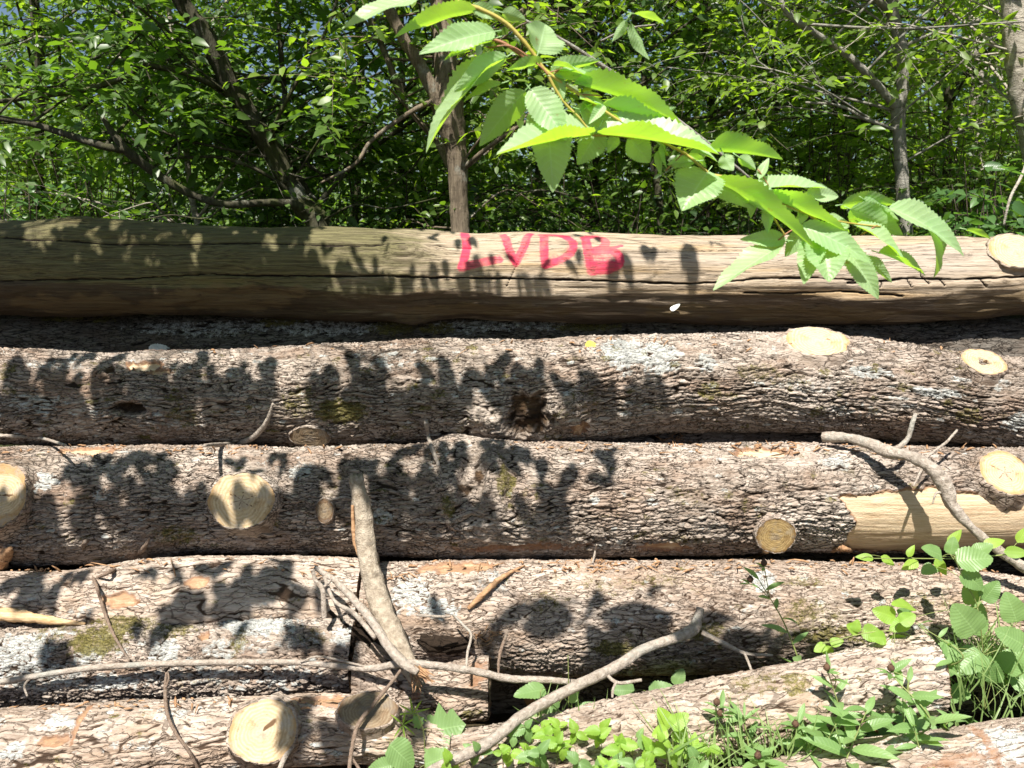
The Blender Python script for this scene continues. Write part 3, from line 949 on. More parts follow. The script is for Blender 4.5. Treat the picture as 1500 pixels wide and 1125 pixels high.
# sprayed letters
def paint(strokes, wpx):
    for pts in strokes:
        q = [S1.uv(*p) for p in pts]
        q = catmull(np.array(q), 24).tolist() if len(q) > 2 else q
        d = d_line(S1.X, S1.A, q) + 0.004 * fbm(S1.X * 30, S1.A * 30, s + 33, 3)
        hw = 0.00245 * wpx * 0.5
        S1.put('paint', ss(1.75, 0.45, d / hw))
        S1.put('paint', 0.30 * ss(3.6, 1.2, d / hw) * (0.6 + 0.8 * perlin(S1.X * 18, S1.A * 18, s + 35)))
paint([[(680, 339), (683, 356), (682, 370), (677, 390)], [(677, 391), (700, 385), (730, 380)]], 11)
paint([[(737, 343), (747, 366), (755, 385)], [(755, 385), (766, 364), (776, 344)]], 10)
paint([[(797, 349), (797, 368), (799, 387)], [(793, 346), (815, 345), (832, 350), (840, 362), (832, 374), (816, 382), (799, 388)]], 10.5)
paint([[(857, 348), (861, 370), (866, 396)], [(856, 349), (874, 346), (886, 354), (884, 364), (868, 371)], [(868, 371), (892, 369), (905, 375), (907, 386), (893, 394), (866, 397)]], 11)
paint([[(872, 389), (895, 388)], [(800, 386), (812, 384)]], 10)
paint([[(880, 372), (910, 362)]], 5)
S1.put('paint', 0.42 * S1.spot(884, 382, 30, 16, .6, 9, 40)); S1.put('paint', 0.36 * S1.spot(812, 382, 18, 10, .6, 10, 40))
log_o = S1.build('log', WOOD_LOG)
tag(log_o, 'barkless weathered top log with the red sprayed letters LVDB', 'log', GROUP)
S1.end_cap(0, CUT_OLD); S1.end_cap(1, CUT_OLD)
stub(S1, 1486, 368, 37, 19, 0.004, None, CUT_PALE, WOOD_LOG, 'flush pale sawn branch scar', checks=0, collar=1.03, seed=4)
LOGS.append(L1)

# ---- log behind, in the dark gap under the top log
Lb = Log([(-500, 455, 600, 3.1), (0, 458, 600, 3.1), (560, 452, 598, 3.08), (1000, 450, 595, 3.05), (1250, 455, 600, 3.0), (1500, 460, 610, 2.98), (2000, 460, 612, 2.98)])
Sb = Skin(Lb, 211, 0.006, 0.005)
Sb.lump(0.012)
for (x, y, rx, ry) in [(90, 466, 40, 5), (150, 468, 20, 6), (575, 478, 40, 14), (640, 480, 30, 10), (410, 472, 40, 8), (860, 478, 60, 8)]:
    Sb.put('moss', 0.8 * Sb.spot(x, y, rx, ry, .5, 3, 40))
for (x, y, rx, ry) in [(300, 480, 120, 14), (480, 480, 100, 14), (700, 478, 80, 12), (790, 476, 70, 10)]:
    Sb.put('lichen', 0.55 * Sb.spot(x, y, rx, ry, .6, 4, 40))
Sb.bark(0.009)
log_o = Sb.build('log', BARK_SHADED)
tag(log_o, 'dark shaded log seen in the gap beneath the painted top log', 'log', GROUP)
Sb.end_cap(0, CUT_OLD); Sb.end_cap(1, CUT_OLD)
LOGS.append(Lb)

# ---- second log, rough grey bark
L2 = Log([(-500, 505, 652, 2.68), (0, 511, 650, 2.67), (60, 514, 650, 2.66), (150, 520, 650, 2.66), (230, 514, 651, 2.66), (380, 511, 652, 2.65), (500, 503, 651, 2.65), (620, 497, 650, 2.64), (800, 499, 647, 2.64),
          (900, 491, 640, 2.64), (1000, 489, 632, 2.64), (1150, 489, 630, 2.64), (1250, 494, 636, 2.63), (1320, 503, 642, 2.62), (1400, 515, 648, 2.60), (1500, 526, 654, 2.58), (2000, 560, 690, 2.55)])
S2 = Skin(L2, 307)
S2.lump(0.010)
S2.knot(775, 604, 62, 40, 0.030, 0.030, True, 0.007)
S2.H += 0.010 * S2.spot(785, 612, 22, 12, .7, 2, 60) * (0.5 + fbm(S2.X * 70, S2.A * 70, 9, 2))
S2.knot(190, 599, 40, 15, 0.012, 0.055, True, 0.003)
S2.knot(160, 545, 16, 10, 0.018, 0.014, True, 0.002)
rng = np.random.default_rng(5)
for (x, y, rx, ry, v) in [(915, 517, 38, 24, .95), (968, 524, 32, 26, 1.0), (1035, 532, 16, 14, .8), (1275, 545, 34, 9, .8), (1370, 575, 40, 8, .75), (1180, 565, 50, 10, .5), (1450, 560, 40, 10, .5),
                          (700, 560, 70, 20, .42), (560, 530, 60, 18, .42), (480, 545, 50, 20, .35), (50, 590, 50, 14, .6), (300, 600, 60, 14, .3), (1490, 620, 20, 14, .8), (1240, 600, 60, 10, .45), (80, 535, 50, 8, .5), (250, 620, 60, 12, .45)]:
    S2.put('lichen', v * S2.spot(x, y, rx, ry, .55, 3, 45))
S2.scatter_lichen(150, rng, (4, 14), (2, 5))
for (x, y, rx, ry, v) in [(500, 604, 42, 18, .95), (440, 590, 30, 26, .6), (1040, 572, 18, 14, .8), (1110, 545, 40, 14, .55), (1150, 555, 30, 12, .5), (270, 610, 26, 18, .6), (850, 590, 40, 20, .45), (1420, 610, 20, 14, .7), (10, 545, 14, 14, .7), (660, 600, 30, 12, .4), (1300, 600, 60, 18, .3), (930, 600, 60, 20, .3)]:
    S2.put('moss', v * S2.spot(x, y, rx, ry, .5, 6, 55))
S2.scatter_lichen(120, rng, (5, 16), (3, 8), 'moss', (0.45, 0.8))
S2.put('bare', S2.spot(212, 537, 26, 7, .7, 8, 50)); S2.put('bare', 0.8 * S2.spot(236, 545, 20, 5, .7, 9, 50)); S2.put('bare', 0.8 * S2.spot(848, 622, 12, 7, .7, 9, 60)); S2.put('bare', 0.7 * S2.spot(1194, 528, 22, 6, .6, 10, 50))
S2.bark(0.0135, 0.052, 0.0125)
log_o = S2.build('log', BARK_OAK)
tag(log_o, 'rough grey barked log with a white lichen patch and a big hollow knot', 'log', GROUP)
stub(S2, 1197, 502, 45, 18, 0.006, (0.25, 0.0, -0.6, 0.8), CUT_PALE, BARK_PALE, 'pale fresh cut branch stub on the upper side', checks=0, seed=11, collar=1.25)
stub(S2, 1440, 533, 30, 15, 0.009, (0.3, 0.05, -0.5, 0.9), CUT_FRESH, BARK_PALE, 'cut branch stub with a dark hole', hole=0.19, checks=0, seed=12, collar=1.2)
stub(S2, 455, 637, 28, 13, 0.012, (0.5, 0.0, -1.0, -0.05), CUT_OLD, BARK_OAK, 'old brown cut branch stub near the underside', checks=0, seed=13, collar=1.2)
S2.end_cap(0, CUT_OLD); S2.end_cap(1, CUT_OLD)
LOGS.append(L2)

# ---- third log with many sawn branch stubs and a stripped patch
L3 = Log([(-500, 660, 840, 2.55), (0, 656, 832, 2.54), (150, 654, 824, 2.53), (300, 655, 810, 2.52), (450, 656, 810, 2.51), (550, 654, 814, 2.51), (620, 655, 816, 2.5), (665, 646, 817, 2.5), (720, 648, 817, 2.5), (800, 650, 816, 2.5), (1000, 651, 813, 2.5),
          (1080, 648, 811, 2.5), (1130, 648, 810, 2.5), (1180, 650, 809, 2.5), (1300, 655, 808, 2.49), (1400, 657, 806, 2.48), (1500, 656, 804, 2.47), (2000, 650, 800, 2.45)])
S3 = Skin(L3, 419)
S3.lump(0.009)
X, a, dx, da = S3.near(665, 648)
S3.H += 0.020 * np.exp(-(dx / 0.07) ** 2 - (da / 0.06) ** 2)
S3.knot(692, 708, 36, 52, 0.034, 0.026, False, 0.008)
S3.put('hole', 0.8 * S3.spot(683, 718, 9, 6, .6, 3, 90)); S3.put('hole', 0.8 * S3.spot(702, 700, 7, 10, .6, 4, 90)); S3.put('hole', .7 * S3.spot(676, 716, 5, 6, .6, 5, 90))
S3.knot(1225, 683, 30, 18, 0.006, 0.0, False, 0.003)
rng = np.random.default_rng(6)
for (x, y, rx, ry, v) in [(60, 705, 26, 14, .85), (560, 755, 16, 12, .9), (1225, 680, 26, 10, .7), (690, 790, 20, 8, .3), (380, 680, 60, 10, .4), (955, 735, 10, 6, .9), (870, 733, 8, 6, .9), (130, 680, 50, 14, .4), (440, 690, 20, 16, .6), (150, 725, 20, 12, .5), (1040, 770, 30, 6, .4)]:
    S3.put('lichen', v * S3.spot(x, y, rx, ry, .6, 3, 55))
S3.scatter_lichen(130, rng, (3, 9), (2, 5), 'lichen', (.4, .8))
for (x, y, rx, ry, v) in [(742, 710, 15, 20, .85), (656, 742, 12, 14, .8), (260, 785, 40, 16, .7), (770, 760, 40, 14, .35), (1010, 730, 30, 16, .5), (1110, 745, 30, 12, .4), (355, 690, 20, 6, .8), (980, 780, 40, 10, .4), (480, 720, 20, 10, .5), (1010, 790, 40, 8, .5)]:
    S3.put('moss', v * S3.spot(x, y, rx, ry, .5, 6, 60))
S3.scatter_lichen(110, rng, (4, 14), (3, 7), 'moss', (0.45, 0.75))
# stripped patch of bare wood at the sunny end
poly = [S3.uv(*p) for p in [(1228, 728), (1290, 722), (1330, 716), (1368, 712), (1420, 722), (1470, 724), (1560, 722), (1560, 800), (1420, 806), (1230, 812), (1240, 790), (1256, 768), (1246, 746)]]
sd = sd_poly(S3.X, S3.A, poly) + 0.014 * fbm(S3.X * 20, S3.A * 34, 5, 4)
S3.put('bare', ss(0.008, -0.008, sd))
S3.put('bare', S3.spot(1118, 661, 44, 7, .5, 3, 30)); S3.put('bare', .7 * S3.spot(972, 802, 34, 8, .5, 4, 40)); S3.put('bare', .8 * S3.spot(130, 659, 44, 5, .6, 5, 40)); S3.put('bare', .4 * S3.spot(760, 800, 90, 6, .8, 6, 30))
S3.bark(0.0118, 0.040, 0.0115)
log_o = S3.build('log', BARK_OAK)
tag(log_o, 'grey barked log with many sawn branch stubs and a stripped tan patch', 'log', GROUP)
stub(S3, 360, 733, 46, 35, 0.034, (0.3, -0.1, -0.9, 0.35), CUT_FRESH, BARK_OAK, 'large pale cut branch stub cracked across', checks=6, seed=21, collar=1.22)
stub(S3, 10, 727, 33, 36, 0.022, (0.3, -0.1, -0.9, 0.35), CUT_FRESH, BARK_OAK, None, checks=2, seed=22, collar=1.2)
stub(S3, 477, 747, 12, 16, 0.016, (0.3, 0.1, -0.9, 0.3), CUT_OLD, BARK_OAK, 'small old greenish branch stub', checks=0, seed=23, collar=1.3)
stub(S3, 1133, 779, 27, 22, 0.024, (0.5, -0.05, -0.95, 0.12), CUT_RINGS, BARK_OAK, 'brown ringed branch stub', checks=0, seed=24, collar=1.18)
stub(S3, 1468, 695, 34, 26, 0.014, (0.3, 0.0, -0.8, 0.6), CUT_PALE, BARK_PALE, 'pale cut branch stub with a star shaped crack', checks=5, seed=25, collar=1.25, star=True)
S3.end_cap(0, CUT_OLD); S3.end_cap(1, CUT_OLD)
LOGS.append(L3)

# ---- log behind the gap between the second and third log
Lc = Log([(700, 618, 780, 2.86), (1000, 614, 770, 2.86), (1500, 622, 770, 2.86), (2000, 622, 770, 2.86)])
Sc = Skin(Lc, 523, 0.007, 0.006)
Sc.lump(0.012); Sc.bark(0.009)
log_o = Sc.build('log', BARK_OAK)
tag(log_o, 'dim log behind the gap under the lichen spotted log', 'log', GROUP)
Sc.end_cap(0, CUT_OLD); Sc.end_cap(1, CUT_OLD)
LOGS.append(Lc)

# ---- fourth row: smooth barked log, then the long pale one
def Xat(px, py, D):
    d = ray(px, py); return d[0] * D / math.hypot(d[1], d[2])
L4a = Log([(-500, 850, 985, 2.46), (0, 839, 980, 2.43), (100, 835, 975, 2.42), (200, 821, 970, 2.41), (300, 812, 968, 2.40), (450, 816, 965, 2.40), (560, 822, 962, 2.40)], x1=Xat(534, 870, 2.4))
S4a = Skin(L4a, 601)
S4a.lump(0.010)
rng = np.random.default_rng(8)
for (x, y, rx, ry) in [(174, 879, 25, 10), (290, 853, 17, 8), (30, 925, 60, 8)]:
    S4a.put('bare', .7 * S4a.spot(x, y, rx, ry, .6, 3, 34))
for (x, y, rx, ry, v) in [(110, 900, 40, 10, .5), (60, 845, 26, 10, .4), (400, 912, 60, 5, .9), (180, 830, 40, 6, .3)]:
    S4a.put('lichen', v * S4a.spot(x, y, rx, ry, .6, 3, 45))
S4a.scatter_lichen(60, rng, (3, 9), (2, 5), 'lichen', (.4, .7)); S4a.scatter_lichen(30, rng, (5, 12), (3, 6), 'moss', (0.4, 0.6))
S4a.put('moss', .8 * S4a.spot(180, 912, 60, 10, .5, 5, 50))
S4a.bark(0.0065, 0.075, 0.020, 1.0, 1.6, 0.8)
log_o = S4a.build('log', BARK_SMOOTH)
tag(log_o, 'smooth pale barked log dappled with leaf shadows beside the leaning broken pole', 'log', GROUP)
S4a.end_cap(0, CUT_OLD); S4a.end_cap(1, CUT_OLD)
LOGS.append(L4a)

L4 = Log([(500, 826, 975, 2.42), (560, 824, 982, 2.42), (700, 823, 988, 2.41), (800, 823, 990, 2.40), (1000, 821, 986, 2.40), (1200, 821, 980, 2.40), (1400, 831, 985, 2.38), (1500, 846, 990, 2.36), (2000, 880, 1010, 2.32)], x0=Xat(536, 900, 2.4))
S4 = Skin(L4, 701)
S4.lump(0.010)
for (x, y, rx, ry, v) in [(600, 870, 30, 22, .8), (640, 890, 30, 14, .8), (1120, 850, 20, 16, .8), (720, 850, 40, 14, .5), (850, 850, 60, 10, .35), (1050, 840, 80, 10, .35), (1250, 850, 60, 12, .35), (1100, 890, 30, 10, .4), (660, 840, 40, 10, .4)]:
    S4.put('lichen', v * S4.spot(x, y, rx, ry, .6, 3, 50))
for (x, y, rx, ry, v) in [(900, 950, 30, 12, 1), (1190, 900, 50, 20, .62), (800, 880, 40, 16, .5), (1220, 930, 80, 14, .8), (1030, 925, 40, 14, .75), (880, 860, 60, 12, .48), (1180, 850, 40, 6, .6), (960, 850, 50, 10, .48), (1360, 880, 50, 16, .5)]:
    S4.put('moss', v * S4.spot(x, y, rx, ry, .5, 6, 60))
S4.scatter_lichen(130, rng, (3, 10), (2, 5), 'lichen', (.35, .7)); S4.scatter_lichen(60, rng, (4, 12), (3, 6), 'moss', (0.4, 0.65))
S4.put('bare', .6 * S4.spot(665, 832, 60, 5, .8, 4, 30)); S4.put('hole', .5 * S4.spot(680, 940, 50, 20, .8, 5, 30))
S4.bark(0.0085, 0.028, 0.0105, 1.2, 1.3)
log_o = S4.build('log', BARK_PALE)
tag(log_o, 'long pinkish barked log with moss along its lower edge above the weeds', 'log', GROUP)
S4.end_cap(0, CUT_OLD); S4.end_cap(1, CUT_OLD)
LOGS.append(L4)

# ---- lichen covered log lying in front of it, sawn off short
L5 = Log([(-500, 925, 1050, 2.33), (0, 918, 1044, 2.32), (100, 913, 1036, 2.31), (240, 912, 1030, 2.3), (400, 906, 1024, 2.29), (520, 904, 1018, 2.29), (600, 904, 1016, 2.28)], x1=Xat(521, 960, 2.29))
S5 = Skin(L5, 809)
S5.lump(0.012, .2, .12)
rng = np.random.default_rng(9)
for (x, y, rx, ry, v) in [(30, 960, 50, 34, .75), (60, 990, 80, 24, .6), (130, 960, 24, 12, .9), (240, 955, 22, 18, .95), (170, 1000, 40, 12, .8), (380, 915, 60, 10, .95), (330, 950, 40, 14, .6), (420, 990, 60, 16, .5), (260, 990, 90, 16, .5), (430, 940, 30, 12, .5), (500, 930, 16, 14, .8)]:
    S5.put('lichen', v * S5.spot(x, y, rx, ry, .6, 3, 60))
for (x, y, rx, ry, v) in [(145, 935, 50, 20, .95), (180, 918, 30, 10, .9), (350, 940, 14, 20, .7), (80, 925, 30, 10, .6), (250, 920, 50, 8, .7), (460, 930, 30, 12, .5), (300, 1000, 60, 10, .4)]:
    S5.put('moss', v * S5.spot(x, y, rx, ry, .5, 6, 60))
S5.scatter_lichen(200, rng, (3, 9), (2, 5), 'lichen', (.5, .9))
S5.knot(302, 938, 14, 12, 0.012, 0.008, False, 0.002)
S5.put('bare', .6 * S5.spot(300, 934, 8, 5, .4, 3, 60))
S5.bark(0.0130, 0.022, 0.0115, 1.5, 1.4)
log_o = S5.build('log', BARK_OAK)
tag(log_o, 'short log crusted with white lichen and moss and sawn off beside the leaning pole', 'log', GROUP)
S5.end_cap(0, CUT_OLD); S5.end_cap(1, CUT_OLD, .014)
mb = MB()
tube(mb, [on(478, 905, -0.02), on(498, 932, 0.02), on(513, 952, 0.035), on(523, 964, 0.045)], [0.030, 0.024, 0.018, 0.015], 14, 24, 0.25, 3)
st = mb.build('branch_stub', BARK_OAK, log_o)
LOGS.append(L5)

# ---- stubby piece sawn off under the leaning pole
L5b = Log([(500, 930, 1040, 2.24), (540, 938, 1052, 2.25), (585, 962, 1072, 2.26), (640, 972, 1066, 2.26), (720, 962, 1052, 2.26)], x0=Xat(524, 1000, 2.25), x1=Xat(716, 1005, 2.26))
S5b = Skin(L5b, 853, .0036, .0032)
S5b.lump(0.010, .12, .1)
S5b.put('moss', .8 * S5b.spot(690, 1045, 20, 8, .5, 3, 70)); S5b.put('bare', .5 * S5b.spot(612, 985, 16, 20, .6, 3, 40)); S5b.put('bare', .4 * S5b.spot(700, 985, 14, 16, .6, 3, 40))
S5b.bark(0.0085, .034, .012)
log_o = S5b.build('log', BARK_PALE)
tag(log_o, 'short stubby piece of log wedged under the foot of the leaning pole', 'log', GROUP)
S5b.end_cap(0, CUT_OLD, .012); S5b.end_cap(1, CUT_OLD, .012)
LOGS.append(L5b)

# ---- bottom log with two big cut faces
L6 = Log([(-500, 1060, 1185, 2.18), (0, 1041, 1172, 2.16), (120, 1031, 1160, 2.15), (300, 1021, 1140, 2.13), (450, 1016, 1120, 2.12), (560, 1022, 1116, 2.11), (620, 1040, 1122, 2.1), (680, 1060, 1130, 2.1)], x1=Xat(668, 1085, 2.1))
S6 = Skin(L6, 907)
S6.lump(0.009)
rng = np.random.default_rng(10)
S6.scatter_lichen(120, rng, (3, 10), (2, 6), 'lichen', (.4, .85)); S6.scatter_lichen(50, rng, (4, 10), (3, 6), 'moss', (0.4, 0.6))
for (x, y, rx, ry, v) in [(80, 1060, 30, 8, .7), (20, 1100, 20, 10, .9), (250, 1045, 40, 6, .6), (200, 1090, 40, 10, .5)]:
    S6.put('lichen', v * S6.spot(x, y, rx, ry, .6, 3, 50))
S6.put('bare', .6 * S6.spot(120, 1050, 5, 18, .5, 3, 50)); S6.put('bare', .5 * S6.spot(80, 1085, 26, 6, .6, 4, 40)); S6.put('bare', .5 * S6.spot(480, 1025, 60, 6, .7, 4, 30))
S6.bark(0.0072, 0.060, 0.0150, 1.1, 1.6, .7)
log_o = S6.build('log', BARK_SMOOTH)
tag(log_o, 'low log at the bottom with a big round sawn face beside an oval one', 'log', GROUP)
stub(S6, 388, 1072, 47, 40, 0.022, (0.55, 0.12, -0.75, 0.65), CUT_FRESH, BARK_PALE, 'big round pale cut branch stub', checks=1, seed=31, collar=1.16)
stub(S6, 540, 1047, 42, 24, 0.022, (0.3, 0.15, -0.5, 0.85), CUT_OLD, BARK_PALE, 'oval grey cut branch stub', checks=0, seed=32, collar=1.16)
S6.end_cap(0, CUT_OLD); S6.end_cap(1, CUT_OLD)
LOGS.append(L6)

# ---- slanting log among the weeds
L7 = Log([(660, 1074, 1182, 2.08), (760, 1054, 1170, 2.08), (840, 1042, 1160, 2.08), (940, 1012, 1135, 2.08), (1000, 1001, 1122, 2.08), (1100, 984, 1102, 2.07), (1200, 964, 1080, 2.06), (1300, 940, 1058, 2.06), (1345, 932, 1050, 2.05), (1420, 920, 1040, 2.05)],
         x0=Xat(662, 1120, 2.08), x1=Xat(1362, 985, 2.05))
S7 = Skin(L7, 1009)
S7.lump(0.012, .25, .2)
rng = np.random.default_rng(12)
S7.scatter_lichen(90, rng, (3, 9), (2, 5), 'lichen', (.35, .7)); S7.scatter_lichen(40, rng, (4, 10), (3, 6), 'moss', (0.4, 0.6))
S7.put('moss', .8 * S7.spot(1165, 1000, 22, 14, .5, 5, 60)); S7.put('moss', .6 * S7.spot(1100, 1000, 60, 10, .8, 5, 60))
S7.bark(0.0080, 0.045, 0.0125, 1.2, 1.5)
log_o = S7.build('log', BARK_SMOOTH)
tag(log_o, 'slanting pale log half hidden by the flowering weeds with its sawn end showing', 'log', GROUP)
S7.end_cap(0, CUT_OLD); S7.end_cap(1, CUT_FRESH)
LOGS.append(L7)

# ---- nearest log in the corner
L8 = Log([(980, 1142, 1300, 1.98), (1060, 1126, 1290, 1.98), (1200, 1096, 1260, 1.97), (1300, 1079, 1245, 1.96), (1400, 1066, 1235, 1.95), (1500, 1051, 1225, 1.94), (2000, 1000, 1190, 1.90)])
S8 = Skin(L8, 1103)
S8.lump(0.010)
rng = np.random.default_rng(13)
S8.put('bare', .22 * S8.spot(1400, 1116, 60, 9, .8, 3, 26)); S8.put('bare', .3 * S8.spot(1440, 1080, 8, 24, .7, 3, 40)); S8.put('lichen', .7 * S8.spot(1470, 1090, 50, 20, .6, 3, 40)); S8.put('lichen', .5 * S8.spot(1330, 1090, 60, 10, .6, 3, 40))
S8.scatter_lichen(60, rng, (3, 9), (2, 5), 'lichen', (.35, .7))
S8.bark(0.0075, 0.090, 0.0135, 1.2, 1.5, .3)
log_o = S8.build('log', BARK_SMOOTH)
tag(log_o, 'nearest pale log in front of the weeds, running off the corner', 'log', GROUP)
S8.end_cap(0, CUT_OLD); S8.end_cap(1, CUT_OLD)
LOGS.append(L8)

# ---- the heap's inner logs, filled in to stop light between the front ones
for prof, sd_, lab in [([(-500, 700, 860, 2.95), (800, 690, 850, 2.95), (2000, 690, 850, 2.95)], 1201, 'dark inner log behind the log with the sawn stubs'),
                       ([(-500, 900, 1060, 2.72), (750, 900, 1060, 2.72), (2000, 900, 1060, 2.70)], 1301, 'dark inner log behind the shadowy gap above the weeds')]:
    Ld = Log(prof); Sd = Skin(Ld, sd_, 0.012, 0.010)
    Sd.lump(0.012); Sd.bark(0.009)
    log_o = Sd.build('log', BARK_SHADED)
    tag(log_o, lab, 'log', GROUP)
    Sd.end_cap(0, CUT_OLD); Sd.end_cap(1, CUT_OLD)
    LOGS.append(Ld)
# ================================================================== the wood behind the pile
def ground_z(x, y):
    return 0.16 + 0.05 * np.sin(x * 1.3 + 1) * np.cos(y * 0.9) + 0.03 * np.sin(x * 4.1) * np.sin(y * 3.3 + 2) + np.clip(y - 9, 0, 60) * 0.035

def make_ground():
    xs = np.concatenate([[-200, -90, -40, -20, -12, -8], np.arange(-5, 5.01, 0.09), [8, 12, 20, 40, 90, 200]])
    ys = np.concatenate([[-200, -60, -20, -8, -4], np.arange(-2, 7.01, 0.09), np.arange(7.6, 20, .8), [24, 30, 40, 60, 90, 140, 220]])
    Y, X = np.meshgrid(ys, xs)
    Z = ground_z(X, Y) + 0.03 * fbm(X * 2, Y * 2, 3, 4)
    nx, ny = X.shape
    i = np.arange(nx - 1)[:, None] * ny; j = np.arange(ny - 1)[None]
    q = np.stack([i + j, i + ny + j, i + ny + j + 1, i + j + 1], -1).reshape(-1, 4)
    o = mesh_np('ground', np.stack([X, Y, Z], -1).reshape(-1, 3), [q], SOIL)
    tag(o, kind='structure')
make_ground()

def sprays(ml, mt, O, D, Ls, K, LL, LW, rng, T=T_LOW, droop=0.25, up=0.75, twig_r=0.0016):
    """leafy twigs: N twigs from O along D, K leaves set alternately on both sides, all in a loose plane"""
    O = np.asarray(O, float); D = norm(D); N = len(O)
    side = norm(np.cross(D, np.array([0, 0, 1.0])) + 1e-3)
    k = (np.arange(K) + 0.7) / K
    sgn = np.where(np.arange(K) % 2, 1.0, -1.0)
    Ls = np.broadcast_to(Ls, (N,))
    base = O[:, None] + D[:, None] * (k[None, :, None] * Ls[:, None, None])
    base[..., 2] -= droop * (k ** 2)[None] * Ls[:, None]
    sp = sgn[None, :, None] * (1.05 - 0.75 * (k[None, :, None] ** 3))
    d = D[:, None] * 0.75 + side[:, None] * sp + rng.normal(0, 0.28, (N, K, 3))
    d[..., 2] -= 0.18 + 0.2 * rng.random((N, K))
    n = np.array([0, 0, 1.0]) * up + rng.normal(0, 0.38, (N, K, 3)) + np.array([0, -0.25, 0])
    L = LL * rng.uniform(0.6, 1.2, (N, K)) * (0.8 + 0.35 * np.sin(k * 3.0))[None]
    W = L * LW * rng.uniform(0.85, 1.1, (N, K))
    leaves(ml, base.reshape(-1, 3), d.reshape(-1, 3), n.reshape(-1, 3), L.ravel(), W.ravel(), T, rng.uniform(0.02, 0.28, N * K), rng.uniform(0.05, 0.5, N * K))
    if mt is not None:
        # three sided bent twigs
        t = np.linspace(0, 1, 4)
        c = O[:, None] + D[:, None] * (t[None, :, None] * Ls[:, None, None])
        c[..., 2] -= droop * (t ** 2)[None] * Ls[:, None]
        r = twig_r * (1.3 - t)
        b2 = np.cross(D, side)
        ph = np.array([0, 2.1, 4.2])
        off = side[:, None, None] * np.cos(ph)[None, None, :, None] + b2[:, None, None] * np.sin(ph)[None, None, :, None]
        co = c[:, :, None] + off * r[None, :, None, None]
        idx = np.arange(N)[:, None, None] * 12 + np.arange(3)[None, :, None] * 3
        j = np.arange(3)[None, None]; j2 = (j + 1) % 3
        q = np.stack([idx + j, idx + j2, idx + 3 + j2, idx + 3 + j], -1).reshape(-1, 4)
        mt.add(co.reshape(-1, 3), [q])

def along(poly, f):
    poly = np.asarray(poly, float)
    s = np.concatenate([[0], np.cumsum(np.linalg.norm(np.diff(poly[:, :3], axis=0), axis=1))])
    x = f * s[-1]
    return np.array([np.interp(x, s, poly[:, k]) for k in range(poly.shape[1])])

def px_poly(rows):
    """(px, py, y, width in photo px) -> x, y, z, radius"""
    out = []
    for px, py, Y, wd in rows:
        p = P(px, py, Y)
        dep = p[1] * math.cos(PITCH) + (CAM[2] - p[2]) * math.sin(PITCH)
        out.append((*p, wd * 0.5 * dep / F))
    return out

CLEAR = []
def clear(p):
    for poly in CLEAR:
        for a, b in zip(poly[:-1], poly[1:]):
            if min(a[2], b[2]) - .1 <= p[2] * .75 + CAM[2] * .25 <= max(a[2], b[2]) + .1 and p[1] < a[1] + 0.05:
                if abs(p[0] / p[1] - (a[0] + b[0]) / (a[1] + b[1])) < 0.032: return False
    return True

def tree(name, label, cat, trunk, limbs, mat, leafmat, n_sec, reach, K=7, LL=0.075, LW=0.55, seed=0, zr=(0.6, 9.0), nspr=11, spr_len=(0.22, 0.5), group=None, bias=(0, 0, 0.1), trunk_rough=0.12, twigmat=None, sec_on=None, sec_r=0.010, keep=None, T=T_LOW, up=0.75):
    rng = np.random.default_rng(seed)
    base = np.array(trunk[0][:3])
    o = empty(name, base)
    tag(o, label, cat, group)
    mb = MB()
    tr = np.array(trunk)
    tube(mb, tr[:, :3], tr[:, 3], 14, max(30, len(tr) * 10), trunk_rough, seed)
    mb.build('trunk', mat, o)
    polys = [tr] + [np.array(l) for l in limbs]
    if limbs:
        for q, l in enumerate(limbs):
            mb = MB()
            l = np.array(l)
            tube(mb, l[:, :3], l[:, 3], 10, max(18, len(l) * 8), trunk_rough, seed + q + 1)
            mb.build('limb', mat, o)
    ml = MB(); mt = MB()
    mbr = MB(); nb = 0
    src = polys if sec_on is None else [polys[i] for i in sec_on]
    lens = np.array([np.linalg.norm(np.diff(p[:, :3], axis=0), axis=1).sum() for p in src])
    tries = 0
    while nb < n_sec and tries < n_sec * 12:
        tries += 1
        p = src[rng.choice(len(src), p=lens / lens.sum())]
        a = along(p, rng.uniform(0.12, 1.0))
        if not (zr[0] < a[2] < zr[1]): continue
        ang = rng.uniform(0, 2 * math.pi)
        d = norm(np.array([math.cos(ang), math.sin(ang) * 0.9, rng.uniform(-0.25, 0.55)]) + np.array(bias))
        ln = rng.uniform(*reach)
        end = a[:3] + d * ln
        if end[1] < 3.35 and keep is None: continue
        if not clear(end) or not clear(a[:3] * .5 + end * .5): continue
        mid = a[:3] + d * ln * 0.5 + rng.normal(0, 0.07 * ln, 3) + np.array([0, 0, 0.08 * ln])
        q3 = a[:3] + d * ln * 0.78 + rng.normal(0, 0.06 * ln, 3) + np.array([0, 0, 0.06 * ln])
        end = end + np.array([0, 0, -0.05 * ln])
        br = np.array([a[:3], mid, q3, end])
        r0 = min(a[3] * 0.6, sec_r * (0.6 + 0.5 * ln))
        tube(mbr, br, [r0, r0 * 0.7, r0 * 0.45, 0.0018], 5, 12, 0.1, seed + tries, cap=False)
        nb += 1
        fs = rng.uniform(0.25, 1.0, nspr)
        O = np.array([along(br, f) for f in fs])
        dirs = norm(norm(end - a[:3])[None] * 0.6 + rng.normal(0, 0.75, (nspr, 3)) * np.array([1, 1, 0.45]))
        sprays(ml, mbr, O, dirs, rng.uniform(*spr_len, nspr), K, LL, LW, rng, T, up=up)
    if nb:
        mbr.build('branches', twigmat or mat, o)
        ml.build('crown', leafmat, o)
    return o

